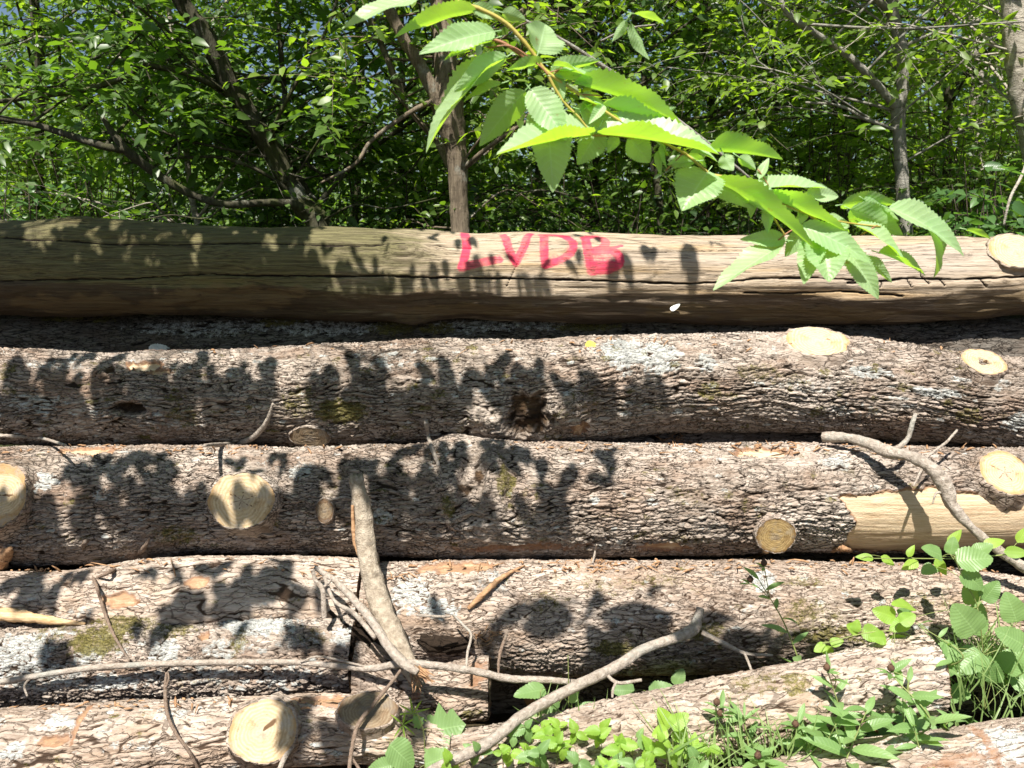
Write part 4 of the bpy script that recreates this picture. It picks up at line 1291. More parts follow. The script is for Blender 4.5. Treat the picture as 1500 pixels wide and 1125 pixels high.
# leaning tree: trunk sweeping up to the left, low limb lying over the logs
T1_tr = px_poly([(480, 420, 4.4, 40), (470, 335, 4.4, 36), (443, 300, 4.4, 33), (425, 272, 4.4, 31), (396, 216, 4.38, 31), (352, 150, 4.35, 30), (328, 105, 4.3, 28), (302, 52, 4.25, 25), (264, 0, 4.2, 24), (215, -90, 4.1, 22), (150, -260, 3.9, 19), (90, -460, 3.7, 15), (40, -620, 3.5, 10)])
base = np.array(T1_tr[0]); T1_tr = [(base[0] + .12, base[1] + .05, 0.15, base[3] * 1.25)] + T1_tr
T1_l = [px_poly([(468, 322, 4.4, 18), (432, 300, 4.3, 13), (390, 297, 4.2, 11), (330, 299, 4.1, 11), (282, 285, 4.05, 11), (240, 262, 4.0, 13), (210, 240, 3.95, 14), (182, 217, 3.9, 14), (150, 172, 3.9, 7)]),
        px_poly([(186, 220, 3.9, 12), (150, 214, 3.85, 11), (100, 198, 3.85, 10), (40, 180, 3.85, 9), (-60, 165, 3.8, 8)]),
        px_poly([(326, 130, 4.32, 15), (300, 119, 4.2, 14), (266, 105, 4.1, 14), (235, 99, 4.05, 13), (204, 96, 4.0, 13), (188, 110, 3.98, 12), (130, 131, 3.95, 11), (60, 141, 3.9, 10), (-60, 156, 3.9, 9)]),
        px_poly([(462, 300, 4.45, 20), (430, 250, 4.6, 17), (408, 205, 4.6, 15), (417, 150, 4.6, 13), (412, 85, 4.6, 12), (405, 0, 4.6, 11), (390, -150, 4.7, 9)]),
        px_poly([(460, 310, 4.4, 16), (490, 270, 4.5, 13), (540, 222, 4.6, 11), (600, 180, 4.6, 9), (680, 135, 4.6, 6)]),
        px_poly([(396, 216, 4.38, 14), (404, 180, 4.2, 9), (440, 110, 4.1, 8), (480, 40, 4.0, 7), (510, -60, 3.9, 6)]),
        px_poly([(240, 262, 4.0, 5), (262, 225, 4.0, 4), (250, 180, 4.0, 4), (225, 130, 4.0, 3), (200, 60, 4.0, 2.5)]),
        px_poly([(352, 150, 4.35, 6), (300, 110, 4.2, 4.5), (250, 60, 4.1, 4), (215, 10, 4.0, 3), (190, -40, 4.0, 2)]),
        px_poly([(425, 272, 4.4, 6), (470, 200, 4.2, 5), (500, 140, 4.1, 4), (545, 90, 4.0, 3), (600, 60, 4.0, 2)]),
        px_poly([(330, 299, 4.1, 5), (300, 320, 4.0, 4), (250, 315, 3.95, 3), (200, 325, 3.9, 2.5)]),
        px_poly([(470, 325, 4.4, 6), (520, 300, 4.1, 4), (570, 305, 4.0, 3), (640, 290, 3.95, 2)]),
        px_poly([(443, 300, 4.4, 12), (400, 262, 4.3, 8), (330, 232, 4.2, 7), (250, 232, 4.2, 5), (180, 240, 4.1, 4)])]
T1_l = [T1_l[0], T1_l[1]] + [[(x, y, z, r * .66) for x, y, z, r in l] for l in T1_l[2:]]
CLEAR.append(T1_tr[1:9]); CLEAR.append(T1_l[0])
CLEAR.append(px_poly([(672, 335, 4.0, 30), (670, 240, 4.0, 30), (655, 130, 4.0, 40), (648, 40, 4.1, 30)]))
CLEAR.append(px_poly([(1323, 300, 4.2, 19), (1317, 195, 4.2, 18), (1320, 70, 4.2, 17), (1307, 10, 4.2, 16)]))
CLEAR.append(px_poly([(1500, 140, 3.9, 37), (1489, 70, 3.9, 33), (1483, 0, 3.9, 31)]))
# unseen limb added to carry the shadow-casting leaves over the pile
q = np.array(T1_tr)
SHADOW_LIMB = [tuple(q[10]), (-1.85, 3.3, 3.75, .026), (-1.6, 2.5, 3.5, .018), (-1.3, 2.0, 3.25, .013), (-1.0, 1.7, 3.05, .009), (-0.7, 1.5, 2.95, .005)]
T1 = tree('leaning_tree', 'dark tree leaning left with a low bent limb over the top log', 'tree', T1_tr, T1_l + [SHADOW_LIMB], TRUNK_DARK, LEAF_TREE, 92, (0.35, 1.25), 7, 0.076, 0.55, 21, (1.3, 5.5), 11, sec_on=[0, 1, 2, 3, 4, 5, 6, 12], sec_r=0.008)

# forked tree with the upright trunk in the middle
T2_tr = px_poly([(676, 420, 4.0, 34), (674, 335, 4.0, 29), (672, 290, 4.0, 27), (670, 240, 4.0, 30), (663, 195, 4.0, 38), (657, 165, 4.0, 46), (654, 130, 4.02, 38), (653, 90, 4.05, 34), (648, 40, 4.1, 32), (645, 0, 4.1, 31), (640, -120, 4.2, 28), (632, -320, 4.3, 22), (625, -560, 4.4, 12)])
base = np.array(T2_tr[0]); T2_tr = [(base[0], base[1], 0.15, base[3] * 1.3)] + T2_tr
T2_l = [px_poly([(650, 170, 4.0, 24), (634, 132, 3.98, 21), (615, 95, 3.97, 19), (598, 68, 3.95, 18), (575, 25, 3.95, 17), (556, -15, 3.9, 16), (530, -110, 3.8, 14), (500, -280, 3.7, 9)]),
        px_poly([(668, 260, 4.0, 13), (640, 210, 4.2, 9), (600, 160, 4.3, 9), (584, 128, 4.35, 10), (565, 80, 4.4, 9), (540, 20, 4.5, 8), (520, -80, 4.6, 7)]),
        px_poly([(676, 250, 4.0, 9), (700, 228, 3.9, 7), (730, 205, 3.85, 6), (770, 178, 3.8, 5)]),
        px_poly([(640, 145, 3.99, 9), (600, 165, 3.9, 7), (545, 205, 3.85, 6), (520, 240, 3.8, 5), (470, 268, 3.8, 3)]),
        px_poly([(664, 120, 4.05, 14), (720, 60, 4.3, 10), (800, -20, 4.5, 9), (860, -120, 4.6, 7)])]
T2 = tree('forked_tree', 'upright brown tree trunk forking behind the serrated leaves', 'tree', T2_tr, T2_l, TRUNK_CHERRY, LEAF_TREE2, 60, (0.4, 1.3), 7, 0.062, 0.55, 22, (1.6, 5.5), 11, sec_r=0.007)

# grey sapling that forks high, right side
T3_tr = px_poly([(1325, 420, 4.2, 22), (1323, 300, 4.2, 19), (1320, 240, 4.2, 18), (1317, 195, 4.2, 18), (1316, 160, 4.2, 20), (1322, 125, 4.2, 17), (1320, 70, 4.2, 17), (1307, 10, 4.2, 16), (1303, -80, 4.2, 15), (1295, -300, 4.3, 11), (1290, -520, 4.4, 6)])
base = np.array(T3_tr[0]); T3_tr = [(base[0], base[1], 0.15, base[3] * 1.3)] + T3_tr
T3_l = [px_poly([(1314, 160, 4.2, 13), (1290, 130, 4.15, 11), (1262, 100, 4.1, 11), (1238, 78, 4.1, 10), (1190, 46, 4.05, 9), (1160, 25, 4.0, 9), (1135, -15, 4.0, 8), (1100, -120, 3.9, 6)]),
        px_poly([(1304, 15, 4.2, 12), (1285, 0, 4.1, 10), (1250, -40, 4.0, 8)]),
        px_poly([(1312, 190, 4.2, 6), (1270, 175, 4.1, 5), (1230, 155, 4.1, 4), (1180, 150, 4.1, 3)]),
        px_poly([(1320, 70, 4.2, 6), (1370, 48, 4.1, 4), (1440, 30, 4.0, 3)])]
T3 = tree('grey_sapling', 'slim grey sapling forking in two above the drooping leaf tips', 'sapling', T3_tr, T3_l, TRUNK_GREY, LEAF_TREE2, 60, (0.5, 1.4), 7, 0.055, 0.55, 23, (1.9, 5.5), 11, sec_r=0.006)

# birch at the right edge
T4_tr = px_poly([(1560, 420, 3.9, 44), (1535, 300, 3.9, 42), (1518, 210, 3.9, 40), (1500, 140, 3.9, 37), (1489, 70, 3.9, 33), (1483, 0, 3.9, 31), (1476, -120, 3.9, 29), (1465, -340, 3.9, 22), (1460, -560, 3.9, 12)])
base = np.array(T4_tr[0]); T4_tr = [(base[0] + .05, base[1], 0.15, base[3] * 1.25)] + T4_tr
T4 = tree('birch_tree', 'pale birch trunk with dark scars cut off by the picture edge', 'tree', T4_tr, [px_poly([(1500, 140, 3.9, 8), (1505, 230, 3.7, 5), (1480, 290, 3.6, 4), (1470, 330, 3.6, 3)])], TRUNK_BIRCH, LEAF_TREE2, 46, (0.5, 1.4), 7, 0.055, 0.6, 24, (2.0, 5.5), 11, sec_r=0.006)

# further stems standing in the wood
def stem_tree(px, wd, Y, label, mat, leafmat, seed, lean=0.0, n_sec=26, LL=0.075, top=-420, zr=(1.0, 7), name='woodland_tree', reach=(0.6, 1.9), zig=0):
    rng = np.random.default_rng(seed)
    rows = []
    for k, py in enumerate([420, 300, 200, 100, 0, -150, top]):
        rows.append((px + lean * (300 - py) / 300 + rng.normal(0, 4 + zig), py, Y, wd * (1.1 - 0.09 * k)))
    tr = px_poly(rows)
    b = np.array(tr[0]); tr = [(b[0], b[1], float(ground_z(b[0], b[1])) - .02, b[3] * 1.3)] + tr
    return tree(name, label, 'tree', tr, [], mat, leafmat, n_sec, reach, 8, LL, 0.55, seed, zr, 12, (0.3, 0.65), 'trees of the wood behind the logs', sec_r=0.008)
stem_tree(1228, 27, 7.2, 'blackish thick trunk deep in the wood left of the grey sapling', TRUNK_DARK, LEAF_DARK, 31, 6, 60)
stem_tree(1386, 14, 5.2, 'thin dark stem right of the grey sapling', TRUNK_DARK, LEAF_TREE2, 32, 4, 44, 0.06)
stem_tree(1428, 22, 6.6, 'pale brown trunk between the thin dark stem and the birch', TRUNK_BIRCH, LEAF_TREE, 33, 4, 50)
stem_tree(1040, 18, 6.8, 'dark trunk beyond the tip of the bare grey twig', TRUNK_DARK, LEAF_TREE2, 34, -8, 70)
stem_tree(868, 16, 5.8, 'slim dark trunk right of the forked tree, behind the leafy branch', TRUNK_DARK, LEAF_TREE, 35, -4, 60)
stem_tree(790, 12, 5.2, 'thin crooked stem close to the forked tree', TRUNK_DARK, LEAF_DARK, 36, 10, 40, 0.06, zig=6)
stem_tree(595, 10, 5.4, 'thin dark stem just left of the forked tree', TRUNK_DARK, LEAF_TREE2, 37, -12, 36, 0.06)
stem_tree(282, 9, 4.6, 'whitish thin stem crossing behind the low bent limb', TRUNK_BIRCH, LEAF_TREE, 38, -40, 28, 0.055, zig=4)
stem_tree(210, 14, 6.2, 'dark stem in the thicket left of the leaning tree', TRUNK_DARK, LEAF_TREE, 39, 6, 60)
stem_tree(60, 18, 5.6, 'dark trunk at the far end of the thicket by the picture edge', TRUNK_DARK, LEAF_TREE2, 40, -6, 60)
stem_tree(520, 14, 7.0, 'dark trunk between the leaning tree and the forked tree', TRUNK_DARK, LEAF_DARK, 41, 10, 60)
stem_tree(1130, 12, 6.0, 'thin trunk behind the middle of the leafy branch', TRUNK_DARK, LEAF_TREE2, 42, 3, 60)
stem_tree(960, 11, 5.0, 'slender stem behind the long bare grey twig', TRUNK_DARK, LEAF_TREE, 43, -14, 40, 0.055, zig=5)

# shrubs along the back of the pile
def shrub(px, Y, h, spread, label, mat, seed, LL=0.06, n=26, K=7, T=T_LOW, LW=0.6, name='shrub'):
    rng = np.random.default_rng(seed)
    p = P(px, 330, Y); b = np.array([p[0], Y, float(ground_z(p[0], Y))])
    o = empty(name, b); tag(o, label, 'shrub', 'shrubs growing behind the top log')
    ms = MB(); ml = MB(); mt = MB()
    for k in range(n):
        a = rng.uniform(0, 6.28); rr = spread * math.sqrt(rng.random())
        e = b + np.array([math.cos(a) * rr, math.sin(a) * rr * 0.6, h * rng.uniform(0.72, 1.05)])
        m = b + (e - b) * 0.5 + np.array([rng.normal(0, .06), rng.normal(0, .06), 0.12])
        br = np.array([b + rng.normal(0, .03, 3) * [1, 1, 0], m, e])
        tube(ms, br, [0.008, 0.005, 0.002], 5, 9, 0.1, seed + k, cap=False)
        ns = 9
        O = np.array([along(br, f) for f in rng.uniform(0.5, 1.0, ns)])
        sprays(ml, ms, O, rng.normal(0, 1, (ns, 3)) * [1, 1, .35] + [0, -.2, .15], rng.uniform(0.16, 0.4, ns), K, LL, LW, rng, T)
    ms.build('stems', TWIG, o); ml.build('foliage', mat, o)
for a in [(40, 4.2, 1.75, .5, 'shrub with pale drooping leaves at the far end of the top log', LEAF_SHRUB, 51, .055), (180, 4.6, 1.8, .5, 'green shrub under the broken end of the bent limb', LEAF_TREE, 52, .05),
          (350, 4.9, 1.75, .5, 'dark shrub below the leaning trunk', LEAF_DARK, 53, .05), (560, 4.8, 1.8, .5, 'leafy shrub left of the foot of the forked tree', LEAF_TREE, 54, .05),
          (760, 4.5, 1.75, .45, 'dark shrub right of the foot of the forked tree', LEAF_DARK, 55, .05), (900, 4.6, 1.85, .5, 'bright leaved shrub above the painted letters', LEAF_TREE, 56, .05),
          (1050, 4.8, 1.75, .5, 'dark bush behind the middle of the drooping branch', LEAF_DARK, 57, .05), (1215, 4.8, 1.9, .5, 'fine leaved bush left of the foot of the grey sapling', LEAF_TREE2, 58, .045),
          (1400, 4.3, 1.9, .45, 'bush right of the foot of the grey sapling', LEAF_TREE, 59, .05), (1480, 3.8, 1.70, .35, 'bush with broad shiny leaves below the birch', LEAF_SHRUB, 60, .075)]:
    shrub(*a)
for a in [(130, 5.6, 2.5, .7, 'tall leafy bush far behind the bent limb', LEAF_TREE2, 161, .07), (430, 5.8, 2.4, .7, 'tall bush behind the leaning trunk', LEAF_TREE, 162, .075), (620, 5.6, 2.6, .6, 'tall bright bush behind the forked tree', LEAF_TREE2, 163, .07), (980, 5.4, 2.6, .7, 'tall bright bush behind the leafy branch', LEAF_TREE2, 164, .065), (1180, 5.6, 2.7, .7, 'tall bush behind the gap left of the grey sapling', LEAF_TREE2, 165, .06), (1420, 5.2, 2.5, .6, 'tall bush left of the birch', LEAF_TREE2, 166, .06)]:
    shrub(*a, n=34)

# the mass of the wood further back
def woodland():
    rng = np.random.default_rng(77)
    ml = MB(); mt = MB()
    def layer(n, y0, y1, z0, z1, xs, LL, K, sl, gap=None):
        y = rng.uniform(y0, y1, n); x = rng.uniform(-1, 1, n) * xs * (y / y1 * .8 + .2)
        z = z0 + (z1 - z0) * rng.random(n) ** 1.0
        cl = fbm(x * 0.9 + 3, z * 1.1 + y * .7, 61, 3)
        ok = cl > -0.22
        if gap is not None: ok &= ~gap(x, y, z)
        O = np.stack([x, y, z], -1)[ok]
        sprays(ml, None, O, rng.normal(0, 1, O.shape) * [1, 1, .4] + [0, -.3, 0], rng.uniform(*sl, len(O)), K, LL, 0.58, rng)
    def gap(x, y, z):
        # openings to the sky high on the left and in the middle
        px = x * F / y + 750; el = (z - 1.55) / y
        a = (np.abs(px - 60) < 110) & (el > .19)
        b = (np.abs(px - 450) < 75) & (el > .17)
        c = (np.abs(px - 535) < 35) & (el > .10)
        d = (np.abs(px - 1190) < 30) & (el > .19)
        return (a | b | c | d) & (rng.random(len(x)) < 0.93)
    layer(2900, 7.0, 11, 0.3, 5.5, 9, 0.115, 8, (0.35, 0.7), gap)
    layer(4200, 10, 16, 0.3, 8, 14, 0.13, 8, (0.5, 1.0), gap)
    layer(3600, 15, 26, 0.3, 11, 24, 0.22, 8, (0.8, 1.6), gap)
    layer(2600, 8.5, 13, 0.2, 2.6, 10, 0.10, 8, (0.4, 0.8))
    layer(3200, 14, 30, 0.3, 4.5, 26, 0.24, 8, (0.8, 1.6))
    layer(2600, 30, 48, 0.5, 11, 46, 0.45, 8, (1.4, 2.6))
    o = ml.build('woodland', LEAF_FAR)
    tag(o, 'dense mass of green forest foliage further back', 'forest', kind='stuff')
woodland()
# ================================================================== unseen leaves added up-sun of the pile to cast its leaf shadows
def shadow_overhang():
    rng = np.random.default_rng(91)
    ml = MB(); mt = MB()
    targets = []           # px, py, rx, ry, cover
    R = [(20, 580, 20, 62, 1.2), (88, 590, 17, 60, 1.0), (205, 575, 75, 55, 1.5), (300, 560, 26, 50, .9), (386, 575, 13, 60, 1.3), (470, 560, 20, 50, 1.2), (522, 555, 15, 45, 1.1), (640, 590, 60, 55, .8), (745, 560, 50, 40, .9), (850, 600, 80, 30, .7),
         (350, 600, 30, 40, .9), (560, 620, 40, 25, .9), (960, 600, 50, 25, .6), (120, 530, 20, 16, .8),
         (185, 705, 75, 42, 1.7), (110, 690, 24, 16, 1.0), (250, 765, 60, 36, 1.4), (45, 775, 42, 40, 1.4), (340, 682, 20, 13, 1.2), (415, 680, 20, 15, 1.2), (440, 722, 28, 36, 1.4), (295, 765, 22, 40, 1.4), (430, 785, 70, 24, 1.2), (375, 700, 12, 10, 1),
         (555, 700, 45, 20, 1.2), (620, 690, 60, 36, 1.1), (560, 765, 32, 42, 1.0), (645, 765, 60, 28, .9), (740, 680, 36, 24, 1.0), (780, 672, 22, 20, 1.2), (832, 700, 14, 18, 1.2), (890, 688, 14, 24, 1.3), (800, 722, 24, 14, 1.1), (800, 765, 40, 18, .8), (700, 770, 40, 20, .7), (480, 690, 26, 12, 1.0),
         (42, 865, 42, 34, 1.6), (105, 850, 20, 11, 1.2), (215, 848, 14, 11, 1.2), (262, 842, 12, 14, 1.0), (272, 890, 38, 13, 1.4), (338, 885, 22, 22, 1.4), (368, 862, 34, 28, 1.5), (405, 838, 38, 16, 1.2), (310, 830, 26, 9, 1.2), (330, 905, 20, 12, 1.1),
         (85, 962, 36, 16, 1.3), (232, 925, 28, 10, 1.3), (445, 935, 28, 24, 1.3), (340, 922, 20, 6, 1.0), (500, 960, 20, 30, 1.1), (650, 900, 20, 14, .8), (720, 945, 20, 20, .8),
         (430, 1062, 24, 34, 1.3), (545, 1040, 36, 16, .9), (500, 1085, 40, 16, .8), (40, 1035, 30, 8, 1.0), (600, 1060, 26, 20, 1.0),
         (60, 575, 75, 60, .35), (330, 585, 60, 55, .4), (570, 570, 40, 40, .4), (180, 625, 120, 18, .8), (700, 610, 60, 25, .5), (170, 760, 60, 40, .6), (360, 770, 50, 30, .5), (520, 720, 25, 50, .6), (600, 730, 80, 40, .35), (700, 660, 40, 14, .6), (440, 860, 40, 30, .5), (150, 925, 60, 12, .4),
         (960, 375, 16, 13, 1.0), (1010, 388, 12, 26, 1.2), (1048, 362, 10, 8, 1.0), (900, 390, 26, 18, .6)]
    for a in R: targets.append(a)
    flecks = [(55, 345, 15, 22), (95, 328, 19, 8), (118, 385, 6, 12), (180, 380, 13, 11), (190, 398, 5, 12), (222, 388, 11, 12), (282, 402, 15, 18), (170, 330, 7, 6), (290, 352, 14, 7), (240, 345, 9, 7), (195, 360, 13, 5), (395, 365, 8, 6), (460, 402, 7, 15), (495, 348, 24, 12)]
    litmid = [(500, 350, 50, 14), (545, 365, 14, 16), (585, 385, 16, 22), (620, 390, 12, 30), (650, 360, 14, 10), (595, 345, 30, 6), (712, 350, 12, 8), (780, 375, 14, 20), (820, 362, 12, 12), (860, 395, 12, 10), (735, 400, 20, 14)]
    pts = []
    def proj(p):
        q = p - CAM
        f = q[1] * math.cos(PITCH) - q[2] * math.sin(PITCH); u = q[1] * math.sin(PITCH) + q[2] * math.cos(PITCH)
        return 750 + q[0] / f * F, 562.5 - u / f * F
    for _ in range(1150):
        X, th = rng.uniform(-1.98, -0.70), rng.uniform(-0.75, 1.9)
        x, y = proj(L1.pos(X, th))
        if th < 1.35 and any(((x - a) / (b + 5)) ** 2 + ((y - c) / (d + 4)) ** 2 < 1.0 for a, c, b, d in flecks): continue
        pts.append((L1, X, th, 0.075, 1))
    for _ in range(230):
        x, y = rng.uniform(440, 880), rng.uniform(330, 440)
        if any(((x - a) / (b + 5)) ** 2 + ((y - c) / (d + 4)) ** 2 < 1.0 for a, c, b, d in litmid): continue
        if x > 680 and y < 375 and rng.random() < .75: continue
        if rng.random() < (x - 440) / 620: continue
        pts.append((L1, x, y, 0.06, 0))
    for px, py, rx, ry, cov in targets:
        k = 0.0021
        LL = float(np.clip(2.1 * max(rx, ry) * k, 0.055, 0.10))
        cov *= 1.75
        n = max(1, int(round(cov * math.pi * rx * ry * k * k / (0.30 * LL * LL))))
        for _ in range(n):
            a = rng.uniform(0, 6.28); r = math.sqrt(rng.random()) * 1.0
            pts.append((None, px + rx * r * math.cos(a), py + ry * r * math.sin(a), LL, 0))
    B = []; Ls = []
    for lg, x, y, LL, sk in pts:
        if sk:
            p = L1.pos(x, y)
        elif lg is not None:
            X, th = lg.hit(x, y); p = lg.pos(X, th)
        else:
            p = front(x, y)
            if p is None: continue
        for t in np.arange(rng.uniform(1.15, 1.5), 3.5, 0.1):
            q = p + SUN * t
            dv = q - CAM
            f = dv[1] * math.cos(PITCH) - dv[2] * math.sin(PITCH)
            u = dv[1] * math.sin(PITCH) + dv[2] * math.cos(PITCH)
            if f < 0.05 or u / f > 0.62: break
        B.append(q); Ls.append(LL)
    B = np.array(B); Ls = np.array(Ls); N = len(B)
    n = norm(SUN[None] + rng.normal(0, 0.42, (N, 3)))
    dn = norm(np.array([0, 0, -1.0]) + SUN * SUN[2]); sd_ = np.cross(SUN, dn)
    an = rng.normal(0.35, 0.5, N)[:, None]
    d = dn * np.cos(an) + sd_ * np.sin(an)
    leaves(ml, B - d * Ls[:, None] * 0.5, d, n, Ls, Ls * rng.uniform(0.34, 0.5, N), T_MID, 0.1, 0.15)
    # twigs carrying them
    order = np.argsort(B[:, 0] + 0.4 * B[:, 1])
    root = np.array(SHADOW_LIMB)[1:]
    for c in range(0, N, 16):
        g = order[c:c + 16]
        m = B[g].mean(0)
        s = root[np.argmin(((root[:, :3] - m) ** 2).sum(1))][:3] if m[0] < -0.3 else np.array([m[0] - 0.5, m[1] - .1, m[2] + 0.35])
        tube(mt, [s, s * .5 + m * .5 + [0, 0, .08], m], [0.004, 0.003, 0.0012], 4, 8, cap=False)
        for i in g[:10]:
            if np.linalg.norm(B[i] - m) < 0.45:
                tube(mt, [m, B[i]], [0.0012, 0.0008], 3, 3, cap=False)
    mt.build('shadow_twigs', TWIG, T1); ml.build('shadow_leaves', LEAF_TREE2, T1)  # added shadow casters, parented to the leaning tree
shadow_overhang()

# ================================================================== the leafy branch hanging into the picture
def leafy_branch():
    rng = np.random.default_rng(31)
    def Z(x): return 1.30 + 0.00012 * (x - 660)          # metres in front of the camera along the branch
    stem = [(430, -230), (560, -70), (668, 0), (705, 14), (740, 33), (765, 58), (784, 82), (800, 104), (837, 130), (877, 157), (930, 190), (1000, 223), (1042, 256), (1080, 273), (1130, 292), (1185, 314), (1240, 326), (1290, 332)]
    o = empty('leafy_branch', P(668, 0, 1.3))
    tag(o, 'hanging branch of bright serrated green leaves crossing in front of the top log', 'branch')
    mb = MB()
    sp = np.array([P(x, y, Z(x)) for x, y in stem])
    tube(mb, sp, np.linspace(0.0038, 0.0012, len(sp)), 8, 90, 0.12, 3)
    side = [[(800, 104), (812, 128), (828, 152), (848, 172), (868, 198)], [(868, 198), (900, 198), (930, 203)], [(1042, 256), (1075, 262), (1110, 272)], [(1100, 282), (1120, 300), (1150, 345)], [(1185, 314), (1215, 338), (1240, 362)]]
    for s in side:
        tube(mb, [P(x, y, Z(x)) for x, y in s], np.linspace(0.0026, 0.0014, len(s)), 7, 24, 0.1, 5)
    mb.build('stem', STEM_YELLOW, o)
    def one(pts, r, seg, rg):
        mg = MB(); tube(mg, pts, r, 6, seg, rg, 2); mg.build('twig', STEM_RED, o)
    one([P(x, y, 1.34) for x, y in [(700, 52), (735, 62), (760, 78), (775, 90)]], [0.003, .003, .0025, .002], 14, .2)
    one([P(x, y, 1.31) for x, y in [(715, 70), (750, 68), (790, 96), (803, 110)]], [0.0012] * 4, 14, .2)
    for s in [[(836, 98), (805, 106)], [(828, 95), (812, 108)], [(845, 138), (880, 140)], [(1000, 225), (985, 240), (975, 250)], [(1110, 248), (1120, 262), (1130, 280)], [(1095, 262), (1115, 280)], [(1140, 352), (1155, 340), (1175, 330)], [(1260, 345), (1285, 330)], [(1225, 372), (1240, 366)]]:
        one([P(x, y, Z(x)) for x, y in s], [0.0012] * len(s), 8, .1)
    # base, tip, seen width (px), mode (L lit face seen, T light coming through), fold, curl, depth change
    LV = [((618, -4), (508, 17), 26, 'L', .3, .1, -.03), ((700, 16), (584, 38), 34, 'T', .35, .1, .0), ((690, 8), (735, 26), 26, 'L', .3, .1, 0), ((726, 46), (628, 62), 42, 'L', .25, .15, -.05),
          ((725, 56), (655, 75), 20, 'T', .3, .1, .02), ((735, 18), (768, 28), 26, 'T', .3, .1, 0), ((788, 78), (800, 36), 58, 'T', .25, .12, .03), ((742, 84), (608, 178), 40, 'L', .45, .22, .03), ((744, 82), (668, 128), 44, 'T', .25, .05, -.02),
          ((797, 92), (744, 99), 20, 'T', .4, .1, -.02), ((770, 132), (708, 200), 54, 'T', .2, .1, .05), ((776, 130), (826, 196), 58, 'L', .25, .12, -.03), ((735, 122), (680, 140), 18, 'L', .3, .1, .02),
          ((800, 172), (814, 263), 70, 'L', .35, .15, -.04), ((796, 165), (775, 195), 34, 'T', .3, .1, .03), ((872, 197), (740, 212), 24, 'L', .55, .10, -.05), ((878, 186), (852, 237), 54, 'L', .3, .2, .02), ((848, 160), (905, 178), 40, 'L', .3, .1, .05),
          ((838, 122), (990, 158), 32, 'T', .5, .08, .0), ((880, 152), (990, 190), 20, 'T', .45, .1, .03), ((870, 196), (1040, 208), 26, 'L', .55, .06, -.05), ((920, 202), (952, 234), 50, 'L', .3, .15, .0), ((905, 200), (890, 220), 24, 'L', .3, .15, .0),
          ((806, 106), (868, 84), 30, 'T', .35, .15, .0), ((812, 112), (888, 120), 26, 'L', .4, .1, .02), ((812, 108), (826, 142), 24, 'T', .4, .1, .0), ((850, 108), (878, 102), 20, 'T', .3, .1, .0),
          ((1038, 250), (1003, 298), 74, 'L', .2, .10, -.03), ((1020, 236), (980, 240), 22, 'T', .4, .1, 0), ((1030, 222), (1136, 222), 20, 'T', .5, .08, .02), ((1046, 206), (1092, 203), 14, 'T', .5, .1, .02), ((1060, 226), (1072, 248), 30, 'L', .3, .1, .0),
          ((1082, 230), (1105, 246), 20, 'T', .4, .1, .0), ((1112, 262), (1124, 232), 18, 'L', .3, .1, .0), ((1044, 268), (1100, 300), 34, 'T', .35, .1, .02), ((1040, 262), (1190, 328), 40, 'T', .3, .10, -.04), ((1105, 276), (1205, 268), 26, 'L', .4, .1, .0),
          ((1110, 282), (1232, 322), 32, 'T', .35, .12, -.02), ((1180, 285), (1228, 285), 24, 'L', .3, .1, .03), ((1172, 330), (1272, 366), 52, 'L', .25, .16, -.06), ((1232, 300), (1300, 290), 26, 'T', .4, .1, .03), ((1245, 306), (1312, 336), 44, 'T', .25, .1, .02), ((1265, 292), (1305, 320), 26, 'L', .3, .1, .03),
          ((1300, 304), (1424, 348), 46, 'L', .3, .14, -.03), ((1352, 325), (1402, 390), 22, 'L', .5, .2, .03), ((1252, 330), (1334, 364), 24, 'L', .4, .15, -.02), ((1148, 358), (1052, 412), 32, 'L', .4, .06, -.04), ((1152, 352), (1096, 346), 30, 'L', .3, .15, .0),
          ((1182, 335), (1150, 372), 36, 'L', .3, .1, .02), ((1200, 346), (1178, 408), 46, 'L', .35, .12, -.02), ((1205, 350), (1216, 402), 60, 'L', .25, .12, -.05), ((1236, 366), (1212, 396), 46, 'T', .25, .1, .02), ((1240, 364), (1286, 430), 44, 'L', .3, .12, -.03),
          ((1262, 376), (1304, 404), 22, 'T', .4, .15, .0), ((1286, 370), (1356, 394), 17, 'L', .5, .1, .0), ((1415, 336), (1448, 343), 10, 'T', .4, .1, .0), ((1215, 335), (1238, 318), 26, 'L', .3, .1, .03),
          ((924, 34), (942, 84), 22, 'L', .3, .1, .02), ((928, 20), (970, 30), 10, 'T', .4, .1, .02), ((918, 30), (900, 58), 18, 'L', .25, .1, .02), ((1170, 296), (1120, 318), 26, 'T', .3, .1, .05), ((960, 178), (985, 158), 14, 'T', .4, .1, .02)]
    ml = MB()
    for (b, t, wd, mode, fold, curl, dz) in LV:
        pb = P(*b, Z(b[0])); pt = P(*t, Z(t[0]) + dz)
        d = pt - pb; L = np.linalg.norm(d); d = d / L
        v = norm(CAM - (pb + pt) / 2)
        bb = norm(np.cross(v, d))
        Lp = math.hypot(t[0] - b[0], t[1] - b[1])
        s = float(np.clip(0.88 * wd / (0.50 * Lp), 0.20, 0.95))
        best = None
        for sg in (1, -1):
            wax = norm(bb * s + np.cross(d, bb) * sg * math.sqrt(1 - s * s))
            n = np.cross(d, wax)
            if n[2] < 0: n = -n
            sc = np.dot(n, v) * np.dot(n, SUN)
            if mode == 'T': sc = -sc
            if best is None or sc > best[0]: best = (sc, n)
        Wn = max(0.37 * L, wd / Lp * L * 0.76)
        leaves(ml, pb, d, best[1], L * 1.08, Wn * 1.05, T_FINE, curl * rng.uniform(.7, 1.9), fold * rng.uniform(.8, 1.7), rng.uniform(.03, .075), int(Lp))
